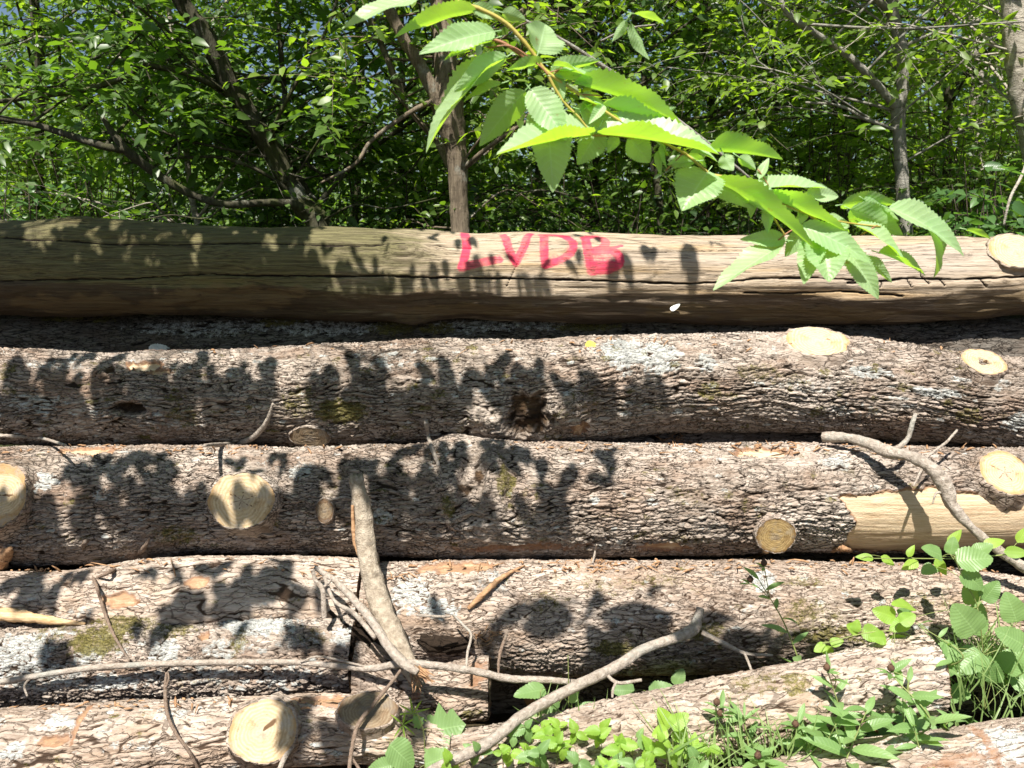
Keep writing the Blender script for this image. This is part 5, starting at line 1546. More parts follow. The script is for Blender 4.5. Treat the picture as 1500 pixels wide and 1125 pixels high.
        tube(ml, [pb - d * 0.012, pb + d * 0.004], [0.0009, 0.0008], 4, 4)
    # small younger leaves crowding the stem
    for k in range(26):
        q = along(sp[3:], rng.uniform(0.05, 1.0)) + rng.normal(0, .006, 3)
        a = rng.uniform(-2.9, 0.4)
        d = norm(np.array([math.cos(a), rng.normal(-.1, .4), math.sin(a) * .8]))
        L = rng.uniform(.022, .055)
        leaves(ml, q, d, np.array([rng.normal(0, .4), -.4 + rng.normal(0, .4), 1.0]), L, L * rng.uniform(.4, .55), T_FINE, rng.uniform(.1, .4), rng.uniform(.3, .8), .05, k)
    ml.build('leaves', LEAF_CHERRY, o)
leafy_branch()

def stick(name, label, pts, rad_px, mat, cat='stick', group=None, rough=0.14, forks=(), seed=0, sides=9, jag=0.0, part='side_twig'):
    """pts: (px, py, lift) on whatever lies there, or (px, py, 'y', Y) at a given distance; forks become parts"""
    def res(a):
        return P(a[0], a[1], a[3]) if len(a) == 4 else on(a[0], a[1], a[2])
    P3 = np.array([res(a) for a in pts])
    dep = np.array([p[1] * math.cos(PITCH) + (CAM[2] - p[2]) * math.sin(PITCH) for p in P3])
    r = np.broadcast_to(np.asarray(rad_px, float), (len(pts),)) * dep / F
    mb = MB()
    tube(mb, P3, r, sides, int(len(pts) * 12), rough, seed, jag=jag)
    o = mb.build(name, mat, None)
    me = o.data
    c = P3[0]
    co = np.empty(len(me.vertices) * 3, np.float32); me.vertices.foreach_get('co', co)
    me.vertices.foreach_set('co', (co.reshape(-1, 3) - c.astype(np.float32)).ravel()); me.update()
    o.location = c
    tag(o, label, cat, group)
    for q, (fp, fr) in enumerate(forks):
        F3 = np.array([res(a) for a in fp]); dp = np.array([p[1] for p in F3])
        mb = MB(); tube(mb, F3, np.broadcast_to(np.asarray(fr, float), (len(fp),)) * dp / F, 7, len(fp) * 8, rough, seed + q + 1)
        mb.build(part, mat, o)
    return o
G = 'dead sticks lying on the logs'
Y = 'y'
o = stick('broken_pole', 'thick barkless broken pole leaning steeply against the logs', [(523, 702, Y, 2.12), (531, 760, Y, 2.10), (541, 825, Y, 2.04), (556, 880, Y, 1.98), (577, 930, Y, 1.90), (603, 982, Y, 1.82), (612, 1000, Y, 1.80)], [11, 14, 14, 16, 15.5, 13, 9], STICK_PALE, 'pole', G, 0.22,
          [([(516, 740, Y, 2.09), (519, 790, Y, 2.07), (526, 818, Y, 2.05)], [2.2, 3.4, 1.0]), ([(520, 712, Y, 2.11), (517, 703, Y, 2.11)], [5, 2])], 3, 16, 0.02, 'splinter')
for ch in o.children: ch.data.materials[0] = ORANGE_WOOD
mb = MB()
rr = np.random.default_rng(4)
for k in range(16):
    a = P(604 + rr.uniform(-13, 13), 978 + rr.uniform(-8, 8), 1.80); b = P(612 + rr.uniform(-16, 26), 1000 + rr.uniform(-12, 16), 1.77)
    tube(mb, [a, b], [0.0035, 0.0008], 5, 5, 0.2, k)
mb.build('splinters', ORANGE_WOOD, o)
stick('stick', 'grey crooked branch slanting down across the stripped patch of wood', [(1205, 640, Y, 2.36), (1240, 641, Y, 2.32), (1268, 648, Y, 2.28), (1300, 661, Y, 2.22), (1335, 669, Y, 2.17), (1362, 684, Y, 2.13), (1380, 705, Y, 2.11), (1394, 738, Y, 2.09), (1415, 765, Y, 2.07), (1445, 792, Y, 2.05), (1475, 815, Y, 2.04), (1520, 842, Y, 2.02), (1600, 880, Y, 2.0)],
      [8, 7, 8, 9, 8, 9.5, 11, 9, 7, 6.5, 7, 7.5, 8], STICK, 'stick', G, 0.24, [([(1304, 662, Y, 2.22), (1320, 653, Y, 2.22), (1331, 640, Y, 2.23), (1336, 622, Y, 2.23), (1341, 606, Y, 2.24)], [4.5, 4, 3.8, 3.8, 3]), ([(1350, 676, Y, 2.15), (1372, 658, Y, 2.2), (1386, 648, Y, 2.24), (1402, 630, Y, 2.28)], [2, 2.2, 2.2, 1.8]), ([(1352, 684, Y, 2.14), (1344, 700, Y, 2.12), (1338, 712, Y, 2.1)], [3, 2, 1]), ([(1386, 725, Y, 2.1), (1372, 722, Y, 2.1), (1366, 738, Y, 2.09)], [3, 2, 1]), ([(1385, 700, Y, 2.1), (1396, 722, Y, 2.09), (1398, 742, Y, 2.08)], [5, 5, 2])], 7, 12)
stick('stick', 'long thin pale stick lying nearly level along the bottom of the pile', [(-60, 1004, Y, 1.88), (5, 998, Y, 1.88), (60, 989, Y, 1.88), (130, 979, Y, 1.88), (220, 973, Y, 1.88), (330, 970, Y, 1.88), (430, 970, Y, 1.87), (500, 976, Y, 1.86), (545, 979, Y, 1.84), (590, 972, Y, 1.82), (640, 975, Y, 1.82), (700, 984, Y, 1.82), (745, 994, Y, 1.82), (800, 996, Y, 1.82), (850, 1000, Y, 1.82)],
      [4, 4.2, 4.2, 4.2, 4.4, 4.4, 4, 4.6, 5, 6, 5.5, 5.5, 5.5, 5, 4], STICK, 'stick', G, 0.14, [([(48, 990, Y, 1.88), (36, 1004, Y, 1.87), (40, 1020, Y, 1.86)], [2.4, 2, 1.4]), ([(545, 979, Y, 1.84), (470, 962, Y, 1.86), (440, 970, Y, 1.86)], [2, 1.6, 1])], 9)
stick('stick', 'stout grey stick rising from the weeds to the mossy log edge', [(600, 1150, Y, 1.52), (650, 1120, Y, 1.55), (715, 1088, Y, 1.60), (760, 1052, Y, 1.66), (800, 1028, Y, 1.71), (850, 1002, Y, 1.76), (900, 978, Y, 1.82), (945, 950, Y, 1.88), (985, 936, Y, 1.92), (1015, 922, Y, 1.95), (1022, 905, Y, 1.96), (1026, 890, Y, 1.97)],
      [8, 8, 8.5, 8, 8, 8, 8, 7.5, 7.5, 9, 6.5, 6], STICK, 'stick', G, 0.14, [([(1028, 926, Y, 1.95), (1060, 942, Y, 1.93), (1092, 957, Y, 1.91), (1132, 960, Y, 1.90)], [4.5, 4, 3.2, 2]), ([(1090, 955, Y, 1.91), (1100, 980, Y, 1.88), (1106, 1002, Y, 1.85)], [2.4, 2, 1.5]), ([(886, 986, Y, 1.8), (905, 1000, Y, 1.78), (940, 996, Y, 1.76)], [3, 3, 2.5]), ([(903, 998, Y, 1.78), (898, 1010, Y, 1.76), (897, 1022, Y, 1.75)], [2.4, 2, 2])], 12)
stick('stick', 'weathered grey stick running down behind the leaning pole to its foot', [(462, 832, Y, 2.03), (490, 850, Y, 1.99), (520, 880, Y, 1.93), (548, 914, Y, 1.87), (568, 946, Y, 1.82), (592, 972, Y, 1.77), (612, 985, Y, 1.75)], [4, 4.5, 5.5, 6.5, 7, 7.5, 5], STICK, 'stick', G, 0.16, [([(475, 845, Y, 2.0), (490, 880, Y, 1.95), (520, 900, Y, 1.9), (550, 935, Y, 1.85)], [3, 3, 4, 4])], 14)
stick('stick', 'forked grey twig standing on the lichen covered log', [(475, 905, Y, 1.95), (474, 880, Y, 1.96), (472, 862, Y, 1.97), (462, 850, Y, 1.98), (458, 835, Y, 1.99)], [4.2, 3.8, 3.8, 3, 3], STICK, 'stick', G, 0.2, [([(472, 862, Y, 1.97), (482, 853, Y, 1.97), (486, 848, Y, 1.97)], [2.5, 2, 1.5])], 15)
stick('twig', 'thin pale twig forking left of the leaning pole and dropping past the oval stub', [(590, 978, Y, 1.78), (565, 1010, Y, 1.74), (548, 1030, Y, 1.71), (528, 1056, Y, 1.67), (520, 1075, Y, 1.65), (514, 1105, Y, 1.61), (511, 1135, Y, 1.58)], [2.2, 2.6, 3, 3.4, 3, 3, 3], STICK_BROWN, 'twig', G, 0.2, [([(514, 1108, Y, 1.61), (522, 1120, Y, 1.6), (532, 1135, Y, 1.58)], [2.2, 2.2, 2])], 16)
stick('twig', 'thin brown twig trailing down over the lichen covered log', [(128, 790, 0.03), (122, 800, 0.03), (124, 826, 0.03), (138, 850, 0.025), (148, 880, 0.02), (158, 910, 0.02), (172, 940, 0.02), (190, 968, 0.02)], [3, 3, 2.6, 2.4, 2.2, 2.2, 2.0, 1.6], STICK_BROWN, 'twig', G, 0.25, [([(122, 800, .03), (130, 792, .03)], [2.4, 1.6])], 17)
stick('twig', 'thin brown twig crossing the low log left of its big round cut face', [(244, 985, Y, 1.86), (242, 1010, Y, 1.83), (245, 1045, 0.03), (258, 1075, 0.03), (275, 1098, 0.03), (292, 1130, 0.03)], [1.8, 2.6, 2.4, 2.4, 2.4, 2.4], STICK_BROWN, 'twig', G, 0.2, [([(242, 1010, Y, 1.83), (247, 995, Y, 1.84), (246, 985, Y, 1.85)], [1.8, 1.6, 1.2])], 18)
stick('twig', 'short twig propped on the big round cut face', [(408, 1130, Y, 1.62), (420, 1105, Y, 1.66), (436, 1085, Y, 1.69), (456, 1074, Y, 1.71)], [4, 4, 4, 2.5], STICK, 'twig', G, 0.2, [], 19)
stick('twig', 'dry splintery twig lying slantwise at the upper edge of the smooth log', [(142, 846, 0.015), (165, 836, 0.02), (190, 822, 0.03), (208, 806, 0.04), (219, 788, 0.05)], [2, 3.4, 4.4, 4, 1.2], STICK_BROWN, 'twig', G, 0.25, [], 20)
stick('twig', 'curved bare twig sticking up over the old brown stub', [(300, 652, 0.02), (340, 650, 0.025), (365, 644, 0.04), (382, 630, 0.05), (393, 612, 0.06), (400, 591, 0.07)], [2.5, 4, 4.4, 4, 3, 1.8], STICK, 'twig', G, 0.2, [], 22)
stick('twig', 'pale thin twig lying in the gap at the far end under the hollow knot', [(-30, 636, 0.03), (20, 639, 0.03), (60, 642, 0.03), (96, 652, 0.03)], [2.6, 2.6, 2.4, 1.8], STICK, 'twig', G, 0.2, [], 23)
stick('twig', 'short grey twig hanging down beside the swollen knot', [(624, 618, 0.03), (628, 640, 0.03), (634, 660, 0.03), (643, 682, 0.02)], [3.4, 3.2, 3.2, 2.4], STICK, 'twig', G, 0.2, [], 24)
stick('twig', 'tiny upright twig in the crack above the pinkish log', [(868, 824, 0.03), (872, 808, 0.035), (874, 798, 0.04)], [1.8, 1.6, 1.2], STICK, 'twig', G, 0.2, [([(868, 824, .03), (878, 820, .03)], [2, 1.6])], 25)
stick('twig', 'thin pale twig arching beside the lichen patch above the long stick', [(683, 978, Y, 1.84), (685, 955, Y, 1.88), (690, 930, Y, 1.93), (678, 915, Y, 1.96), (664, 900, Y, 1.98)], [2, 2, 2, 2, 1.4], STICK, 'twig', G, 0.2, [], 26)
stick('twig', 'crooked thin twig standing right of the sawn short piece', [(730, 986, Y, 1.84), (731, 965, Y, 1.86), (735, 948, Y, 1.90), (742, 930, Y, 1.95)], [2, 2.2, 2.6, 2], STICK_BROWN, 'twig', G, 0.2, [], 27)
stick('twig', 'slim straight twig lying across the pale pole top', [(610, 901, Y, 1.90), (640, 903, Y, 1.92), (660, 903, Y, 1.93)], [2, 2, 1.6], STICK, 'twig', G, 0.15, [], 28)
stick('wood_splinter', 'long pale torn strip of wood lying on the lichen covered log', [(-40, 897, 0.03), (0, 899, 0.04), (40, 904, 0.04), (75, 909, 0.035), (125, 914, 0.01)], [9, 10, 8, 6, 2], SPLINTER, 'splinter', None, 0.25, [], 29)
stick('wood_splinter', 'torn brown splinter jutting up in the gap at the picture edge', [(-20, 838, 0.0), (-4, 825, 0.02), (8, 812, 0.04), (16, 803, 0.05)], [14, 13, 9, 3], ORANGE_WOOD, 'splinter', None, 0.25, [], 30)
stick('bark_strip', 'narrow dark bark strip peeling off the pinkish log', [(686, 892, 0.008), (710, 868, 0.018), (735, 846, 0.02), (768, 828, 0.015)], [3, 4.5, 3.5, 1.2], ORANGE_WOOD, 'bark strip', None, 0.3, [], 31)
stick('wood_splinter', 'frayed fibre hanging off the brown ringed stub', [(1132, 797, 0.03), (1122, 806, 0.03), (1108, 814, 0.03), (1092, 818, 0.03)], [6, 5, 3, 1.5], SPLINTER, 'splinter', None, 0.3, [], 32)
stick('wood_splinter', 'bunch of loose fibres by the edge of the stripped patch', [(1218, 808, 0.01), (1230, 803, 0.014), (1242, 805, 0.014), (1262, 812, 0.01)], [2, 4, 3.5, 1.5], ORANGE_WOOD, 'splinter', None, 0.4, [], 33)

for k, (lab, pts, rr_, sd_) in enumerate([('rough dark piece of bark wedged left of the leaning pole', [(505, 925, Y, 1.99), (528, 945, Y, 1.97), (545, 975, Y, 1.95)], [12, 15, 8], 41),
        ('crumpled bark piece behind the foot of the leaning pole', [(540, 915, Y, 2.03), (560, 945, Y, 2.0), (572, 985, Y, 1.97)], [12, 16, 10], 42),
        ('short broken bark slab right of the leaning pole', [(618, 935, Y, 2.02), (650, 945, Y, 2.01), (690, 940, Y, 2.0)], [8, 13, 6], 43)]):
    stick('bark_piece', lab, pts, rr_, BARK_OAK, 'bark', None, 0.5, [], sd_, 22, 0.012)
# bare twig in the air behind the leafy branch
stick('bare_twig', 'long bare grey twig sloping down behind the leafy branch', [(770, 30, Y, 2.3), (830, 62, Y, 2.3), (870, 88, Y, 2.3), (930, 128, Y, 2.3), (985, 170, Y, 2.3), (1040, 212, Y, 2.3), (1100, 262, Y, 2.3)], [2, 2.4, 3, 3.2, 3, 2.4, 1.4], TRUNK_GREY, 'twig', None, 0.1, [([(880, 60, Y, 2.3), (920, 42, Y, 2.32), (960, 36, Y, 2.34)], [1.2, 1.4, 1])], 35)

# ================================================================== small things on the logs
def leaf_on(name, label, cat, px, py, ang, Lpx, ratio, mat, lift=0.006, curl=-0.1, fold=-0.15):
    p = on(px, py, lift)
    v = norm(CAM - p)
    rt = np.array([1.0, 0, 0]); u = norm(np.cross(rt, -v)); u = u if u[2] > 0 else -u
    d = rt * math.cos(ang) + u * math.sin(ang)
    k = p[1] / F * 1.08
    ml = MB()
    leaves(ml, p - d * Lpx * k * 0.5, d, norm(v + np.array([0, 0, 0.6])), Lpx * k, Lpx * k * ratio, T_ROUND, curl, fold)
    o = ml.build(name, mat, None)
    c = np.array(p)
    me = o.data; co = np.empty(len(me.vertices) * 3, np.float32); me.vertices.foreach_get('co', co)
    me.vertices.foreach_set('co', (co.reshape(-1, 3) - c.astype(np.float32)).ravel()); me.update(); o.location = c
    tag(o, label, cat)
leaf_on('fallen_leaf', 'single yellow fallen leaf on the log beside the white lichen', 'leaf', 868, 508, -0.4, 22, 0.75, YELLOW_LEAF)
leaf_on('bark_flake', 'curled white flake resting on the log above the hollow', 'flake', 233, 511, 0.2, 30, 0.5, PALE_CHIP, 0.012, 0.3, 0.5)
leaf_on('wood_chip', 'pale chip stuck to the underside of the painted log', 'chip', 989, 450, 0.5, 15, 0.5, PALE_CHIP, 0.006)

def litter():
    """bark crumbs and fibres caught along the seams between logs"""
    rng = np.random.default_rng(55)
    mb = MB()
    seams = [(L3, 650, 0, 1500, 130), (L4, 823, 580, 1500, 130), (L4a, 822, 0, 520, 40), (L2, 502, 300, 1500, 40), (L6, 1024, 0, 560, 50)]
    for lg, y0, xa, xb, n in seams:
        for _ in range(n):
            x = rng.uniform(xa, xb)
            X, th = lg.hit(x, y0 + 20)
            th = th + rng.uniform(0.05, 0.5)
            p = lg.pos(X, th, 0.006)
            ln = rng.uniform(0.006, 0.03) * (2.2 if rng.random() < .12 else 1)
            d = norm(np.array([rng.normal(0, 1), rng.normal(0, .35), rng.normal(0, .3) + (.25 if rng.random() < .2 else 0)]))
            tube(mb, [p - d * ln / 2, p + np.array([0, 0, rng.uniform(0, .004)]), p + d * ln / 2], [rng.uniform(.0008, .003), rng.uniform(.001, .0045), .0006], 4, 4, 0.3, int(rng.integers(999)))
    for cx, cy, n, rx in [(990, 645, 26, 24), (880, 826, 26, 20), (1330, 664, 12, 30), (470, 840, 16, 30), (1150, 655, 16, 50), (710, 930, 18, 22), (580, 845, 10, 30)]:
        for _ in range(n):
            p = on(cx + rng.normal(0, rx * .5), cy + rng.normal(0, 4), 0.012)
            d = norm(rng.normal(0, 1, 3) * [1, .5, .5]); ln = rng.uniform(.012, .04)
            tube(mb, [p - d * ln / 2, p + rng.normal(0, .003, 3), p + d * ln / 2], [.001, .002, .0006], 4, 5, 0.3, int(rng.integers(999)))
    o = mb.build('bark_litter', ORANGE_WOOD)
    tag(o, 'brown bark crumbs and fibres caught along the seams between the logs', 'bark litter', kind='stuff')
litter()
# ================================================================== weeds in front of the pile
_c, _q = leaf_template(17, 2, 'ovate', 8, 0.11)
T_TOOTH = (_c, [_q])
HG = 'weeds growing in front of the logs'
def pdir(ang, toward=0.0):
    """direction in the picture plane (ang counter-clockwise from right), tipped toward the camera"""
    rt = np.array([1.0, 0, 0]); u = np.array([0, math.sin(PITCH), math.cos(PITCH)]); v = np.array([0, -math.cos(PITCH), math.sin(PITCH)])
    return norm(rt * math.cos(ang) + u * math.sin(ang) + v * toward)

def bud(mb, p, r, rng):
    """knobbly brown seed head"""
    prof = [(-1.25, .25), (-0.95, .72), (-0.5, 1.0), (0, 1.05), (.45, .88), (.8, .62), (1.0, .5), (1.05, .1)]
    S = 12; ph = np.linspace(0, 2 * math.pi, S, endpoint=False); co = []
    for k, (z, q) in enumerate(prof):
        w_ = 1 + 0.10 * np.cos(ph * 6 + k * 3.1)
        co.append(np.stack([np.cos(ph) * q * r * w_, np.sin(ph) * q * r * w_, np.full(S, z * r)], -1) + p)
    m = len(prof); i = np.arange(m - 1)[:, None] * S; j = np.arange(S)[None]; j2 = (j + 1) % S
    mb.add(np.concatenate(co), [np.stack([i + j, i + j2, i + S + j2, i + S + j], -1).reshape(-1, 4)])
    for k in range(9):
        a = rng.uniform(0, 6.28)
        tube(mb, [p + [0, 0, r * .8], p + np.array([math.cos(a) * r * .5, math.sin(a) * r * .5, r * 1.5])], [r * .10, r * .04], 3, 3)

def herb(label, base, top, Yd, n, L, ratio, T, mat, seed, heads=(), stem=STEM_GREEN, start=0.1, name='weed', r=0.0022, spread=1.0, cat='weed', bend=0.03, droop=0.25, Yt=None):
    """one stem from base to top (photo pixels) with leaves up its length; heads: seed heads on short stalks (photo pixels)"""
    rng = np.random.default_rng(seed)
    pb = P(*base, Yd); pt = P(*top, Yt if Yt else Yd - 0.02)
    o = empty(name, pb); tag(o, label, cat, HG)
    mid = (pb + pt) / 2 + rng.normal(0, bend, 3)
    st = np.array([pb, mid, pt])
    ms = MB(); tube(ms, st, [r, r * .8, r * .45], 6, 18, 0.08, seed)
    ml = MB()
    f = np.linspace(start, 1.0, n) + rng.normal(0, .02, n)
    B = np.array([along(st, min(1, max(0, x))) for x in f])
    ang = np.arange(n) * 2.4 + rng.uniform(0, 6)
    d = np.stack([np.cos(ang), 0.85 * np.sin(ang) - 0.15, 0.35 + 0.5 * f + rng.normal(0, .2, n)], -1)
    nn = np.array([0, -0.35, 1.0]) + rng.normal(0, .25, (n, 3))
    LL = 1.02 * L * rng.uniform(.7, 1.1, n) * (1.05 - 0.45 * f) * spread
    leaves(ml, B, d, nn, LL, LL * ratio, T, rng.uniform(.1, .45, n) * droop / .25, rng.uniform(.1, .4, n), 0.03, seed)
    hs = MB() if heads else None
    for (hx, hy) in heads:
        ph_ = P(hx, hy, Yd - 0.03)
        f0 = along(st, 0.8)
        tube(ms, [f0, (f0 + ph_) / 2 + rng.normal(0, .008, 3), ph_ - [0, 0, .006]], [r * .6, r * .5, r * .5], 5, 8)
        bud(hs, ph_, 0.0072, rng)
        a = rng.uniform(0, 6.28, 3)
        leaves(ml, np.repeat(ph_[None] - [0, 0, .014], 3, 0), np.stack([np.cos(a), np.sin(a), .4 + 0 * a], -1), [0, 0, 1.0], 0.03, 0.009, T_LANCE, .3, .2)
    ms.build('stem', stem, o); ml.build('leaves', mat, o)
    if hs: hs.build('seed_head', BUD, o)
    return o

# knapweed clump
K = dict(T=T_LANCE, ratio=.30, mat=LEAF_HERB, cat='knapweed', name='knapweed')
herb('tall thin knapweed in front of the pinkish log with two brown buds', (1182, 1000), (1112, 850), 1.86, 9, .075, seed=1, heads=[(1119, 824), (1099, 848)], **K)
herb('knapweed with a brown bud over the middle of the slanting log', (1240, 1090), (1213, 985), 1.68, 11, .085, seed=2, heads=[(1211, 977)], **K)
herb('bushiest knapweed with broad leaves and a bud before the sawn log end', (1290, 1090), (1303, 985), 1.64, 15, .10, seed=3, heads=[(1305, 978)], **K)
herb('knapweed with a low bud among dark leaves left of the bushiest one', (1190, 1110), (1168, 1066), 1.62, 12, .085, seed=4, heads=[(1165, 1060)], **K)
herb('knapweed leaning right in front of the sawn log end', (1330, 1090), (1394, 1052), 1.66, 9, .07, seed=5, heads=[(1396, 1050)], **K)
herb('knapweed with two buds side by side at the near end of the weeds', (1075, 1115), (1055, 1036), 1.66, 10, .075, seed=6, heads=[(1050, 1028), (1055, 1044)], **K)
herb('small knapweed bending over at the edge of the nearest log', (1130, 1125), (1110, 1108), 1.56, 10, .07, seed=7, heads=[(1110, 1106)], **K)
herb('large leaved knapweed filling the gap above the nearest log', (1260, 1110), (1270, 1040), 1.60, 14, .11, seed=8, **K)
herb('dark leaved weed between the nearest log and the bushiest knapweed', (1215, 1108), (1225, 1060), 1.62, 13, .10, seed=9, **K)
herb('knapweed shoot rising past the cut end of the slanting log', (1350, 1070), (1330, 1000), 1.68, 10, .08, seed=10, **K)
herb('grassy leaved weed near the knapweed with two buds', (1100, 1110), (1090, 1050), 1.62, 11, .075, seed=12, T=T_LANCE, ratio=.2, mat=LEAF_HERB, cat='weed', name='weed')
herb('slim weed with narrow leaves at the sawn log end', (1345, 985), (1345, 915), 1.80, 10, .07, seed=13, T=T_LANCE, ratio=.25, mat=LEAF_HERB, name='weed')
herb('long leaved weed leaning over the nearest log', (1320, 1100), (1338, 1062), 1.58, 9, .09, seed=14, T=T_LANCE, ratio=.25, mat=LEAF_HERB, name='weed')

def leafset(label, base, specs, Yd, mat, T, name, cat, seed, stem=STEM_GREEN, ratio=.75, r=.0018, fold=.15, curl=.15, stempts=None, extra=None):
    """a plant whose single leaves are placed one by one: (px, py of the leaf base, angle, length px, tilt toward the viewer)"""
    rng = np.random.default_rng(seed)
    pb = P(*base, Yd)
    o = empty(name, pb); tag(o, label, cat, HG)
    ms = MB(); ml = MB()
    sp = np.array([P(*q, Yd - .01 * i) for i, q in enumerate(stempts or [base, specs[-1][:2]])])
    tube(ms, sp, np.linspace(r, r * .6, len(sp)), 6, 10 * len(sp), .06, seed)
    for (x, y, ang, Lp, tilt) in specs:
        p = P(x, y, Yd + rng.uniform(-.04, .03)); k = p[1] / F * 1.06
        a = math.radians(ang)
        d = pdir(a, rng.uniform(0.0, .35)); v = norm(CAM - p)
        n = norm(v * tilt + np.array([0, 0, 1.0]) * (1.1 - tilt) + rng.normal(0, .12, 3))
        leaves(ml, p, d, n, Lp * k, Lp * k * ratio * rng.uniform(.9, 1.1), T, curl * rng.uniform(.5, 1.5), fold, 0.03, seed)
        s0 = sp[np.argmin(((sp - p) ** 2).sum(1))]
        if np.linalg.norm(s0 - p) < .25:
            tube(ms, [s0, (s0 + p) / 2 + [0, 0, .006], p], [r * .5, r * .45, r * .4], 5, 8)
    ms.build('stem', stem, o); ml.build('leaves', mat, o)
    return o
leafset('tall round leaved sapling climbing past the logs with its top beside the grey crooked branch', (1442, 1040),
        [(1400, 822, 10, 52, .8), (1408, 836, -40, 40, .8), (1392, 812, 80, 26, .6), (1380, 815, 150, 34, .6), (1426, 812, 35, 30, .5), (1370, 830, 200, 24, .5), (1440, 860, 150, 34, .6), (1428, 884, 120, 34, .9), (1440, 880, 60, 36, .9), (1430, 928, 130, 56, .9), (1424, 930, 80, 50, .8), (1438, 955, 205, 52, .9), (1404, 950, 190, 44, .8), (1395, 955, 250, 36, .8),
         (1490, 912, 110, 46, .9), (1500, 945, 150, 46, .9), (1470, 985, 60, 46, .8), (1478, 1000, 20, 40, .8), (1418, 1010, 200, 40, .6), (1452, 1000, 100, 40, .7), (1335, 865 + 40, 150, 26, .6)], 1.86, LEAF_HERB, T_ROUND, 'sapling', 'sapling', 71, ratio=.8, stempts=[(1442, 1040), (1440, 960), (1432, 890), (1412, 850), (1398, 815)])
leafset('bright trifoliate bramble shoot hanging over the sawn end of the slanting log', (1350, 930),
        [(1312, 905, 160, 34, .8), (1318, 912, 30, 26, .8), (1330, 910, 200, 30, .8), (1298, 935, 170, 26, .8), (1305, 945, 20, 30, .8), (1310, 950, 250, 34, .8), (1258, 925, 150, 22, .7), (1252, 925, 80, 18, .7), (1262, 922, -20, 34, .7), (1210, 945, 200, 20, .8), (1212, 945, 270, 22, .8), (1216, 943, 20, 20, .8), (1338, 890, 160, 36, .6)],
        1.82, LEAF_YOUNG, T_ROUND, 'bramble', 'bramble', 72, ratio=.8, stempts=[(1355, 940), (1310, 925), (1265, 928), (1205, 943)])
leafset('green shoot poking out of the seam below the stripped patch', (1420, 812), [(1290, 815, -30, 24, .7), (1345, 822, 200, 30, .6), (1370, 818, -60, 28, .8), (1280, 818, 170, 26, .6), (1330, 816, 70, 20, .5), (1390, 800, 60, 30, .5), (1440, 800, 20, 34, .7), (1470, 808, 0, 34, .8), (1490, 795, 60, 30, .7)], 1.98, LEAF_YOUNG, T_MID, 'vine', 'vine', 73, ratio=.5,
        stempts=[(1480, 812), (1400, 818), (1330, 818), (1262, 818)])
leafset('plant with one big ragged green leaf right of the oval stub', (622, 1150), [(625, 1072, 15, 62, .9), (620, 1078, -15, 34, .8), (634, 1070, -50, 30, .8), (617, 1065, 120, 20, .6)], 1.70, LEAF_HERB, T_LOBED, 'weed', 'weed', 74, ratio=.95, stempts=[(622, 1150), (622, 1110), (620, 1070), (607, 1035)])
leafset('broad toothed leaves at the bottom edge under the oval stub', (590, 1150), [(570, 1090, -40, 52, .9), (575, 1120, 190, 40, .8), (622, 1120, 30, 46, .8), (560, 1125, -10, 44, .7)], 1.60, LEAF_HERB, T_ROUND, 'weed', 'weed', 75, ratio=.8, stempts=[(590, 1150), (585, 1120), (575, 1090)])
leafset('heart shaped leaf standing in the dark gap over a curled dead leaf', (790, 1080), [(800, 1010, 178, 50, .45), (757, 1045, -40, 60, .9), (760, 1080, 60, 46, .8), (790, 1058, 200, 40, .7)], 1.76, LEAF_HERB, T_ROUND, 'weed', 'weed', 76, ratio=.62, stempts=[(792, 1090), (790, 1050), (792, 1012)])
leafset('leafy weed behind the stout stick with a thin upright stalk', (832, 1070), [(820, 1050, 150, 44, .7), (840, 1045, 30, 40, .7), (850, 1055, -20, 44, .8), (815, 1040, 100, 30, .6), (835, 1030, 60, 26, .6), (858, 1040, 10, 36, .6), (845, 1062, -60, 36, .8), (812, 1065, 220, 40, .8)], 1.80, LEAF_HERB, T_MID, 'weed', 'weed', 77, ratio=.5, stempts=[(832, 1080), (833, 1010), (832, 960)])
leafset('dim leaves at the mouth of the dark gap over the slanting log', (960, 1040), [(950, 1015, 20, 40, .8), (975, 1022, 10, 40, .8), (990, 1005, 70, 28, .8), (940, 1030, 200, 44, .7), (1020, 1008, 10, 24, .7), (930, 1012, 170, 36, .8)], 1.95, LEAF_HERB, T_ROUND, 'weed', 'weed', 78, ratio=.7)
leafset('pair of yellow green leaves above the grass blades', (985, 1130), [(982, 1066, 120, 34, .9), (982, 1066, 40, 34, .9), (978, 1070, 190, 26, .8), (986, 1068, -40, 28, .8)], 1.62, LEAF_YOUNG, T_ROUND, 'weed', 'weed', 79, ratio=.8)
leafset('yellow fringed weed with thin spidery leaves by the foot of the leaning pole', (612, 1070), [(605, 1045, 20 + k * 40, 26, .5) for k in range(9)] + [(590, 1062, 30 + k * 50, 24, .5) for k in range(7)], 1.72, LEAF_YOUNG, T_LANCE, 'weed', 'weed', 80, ratio=.12)

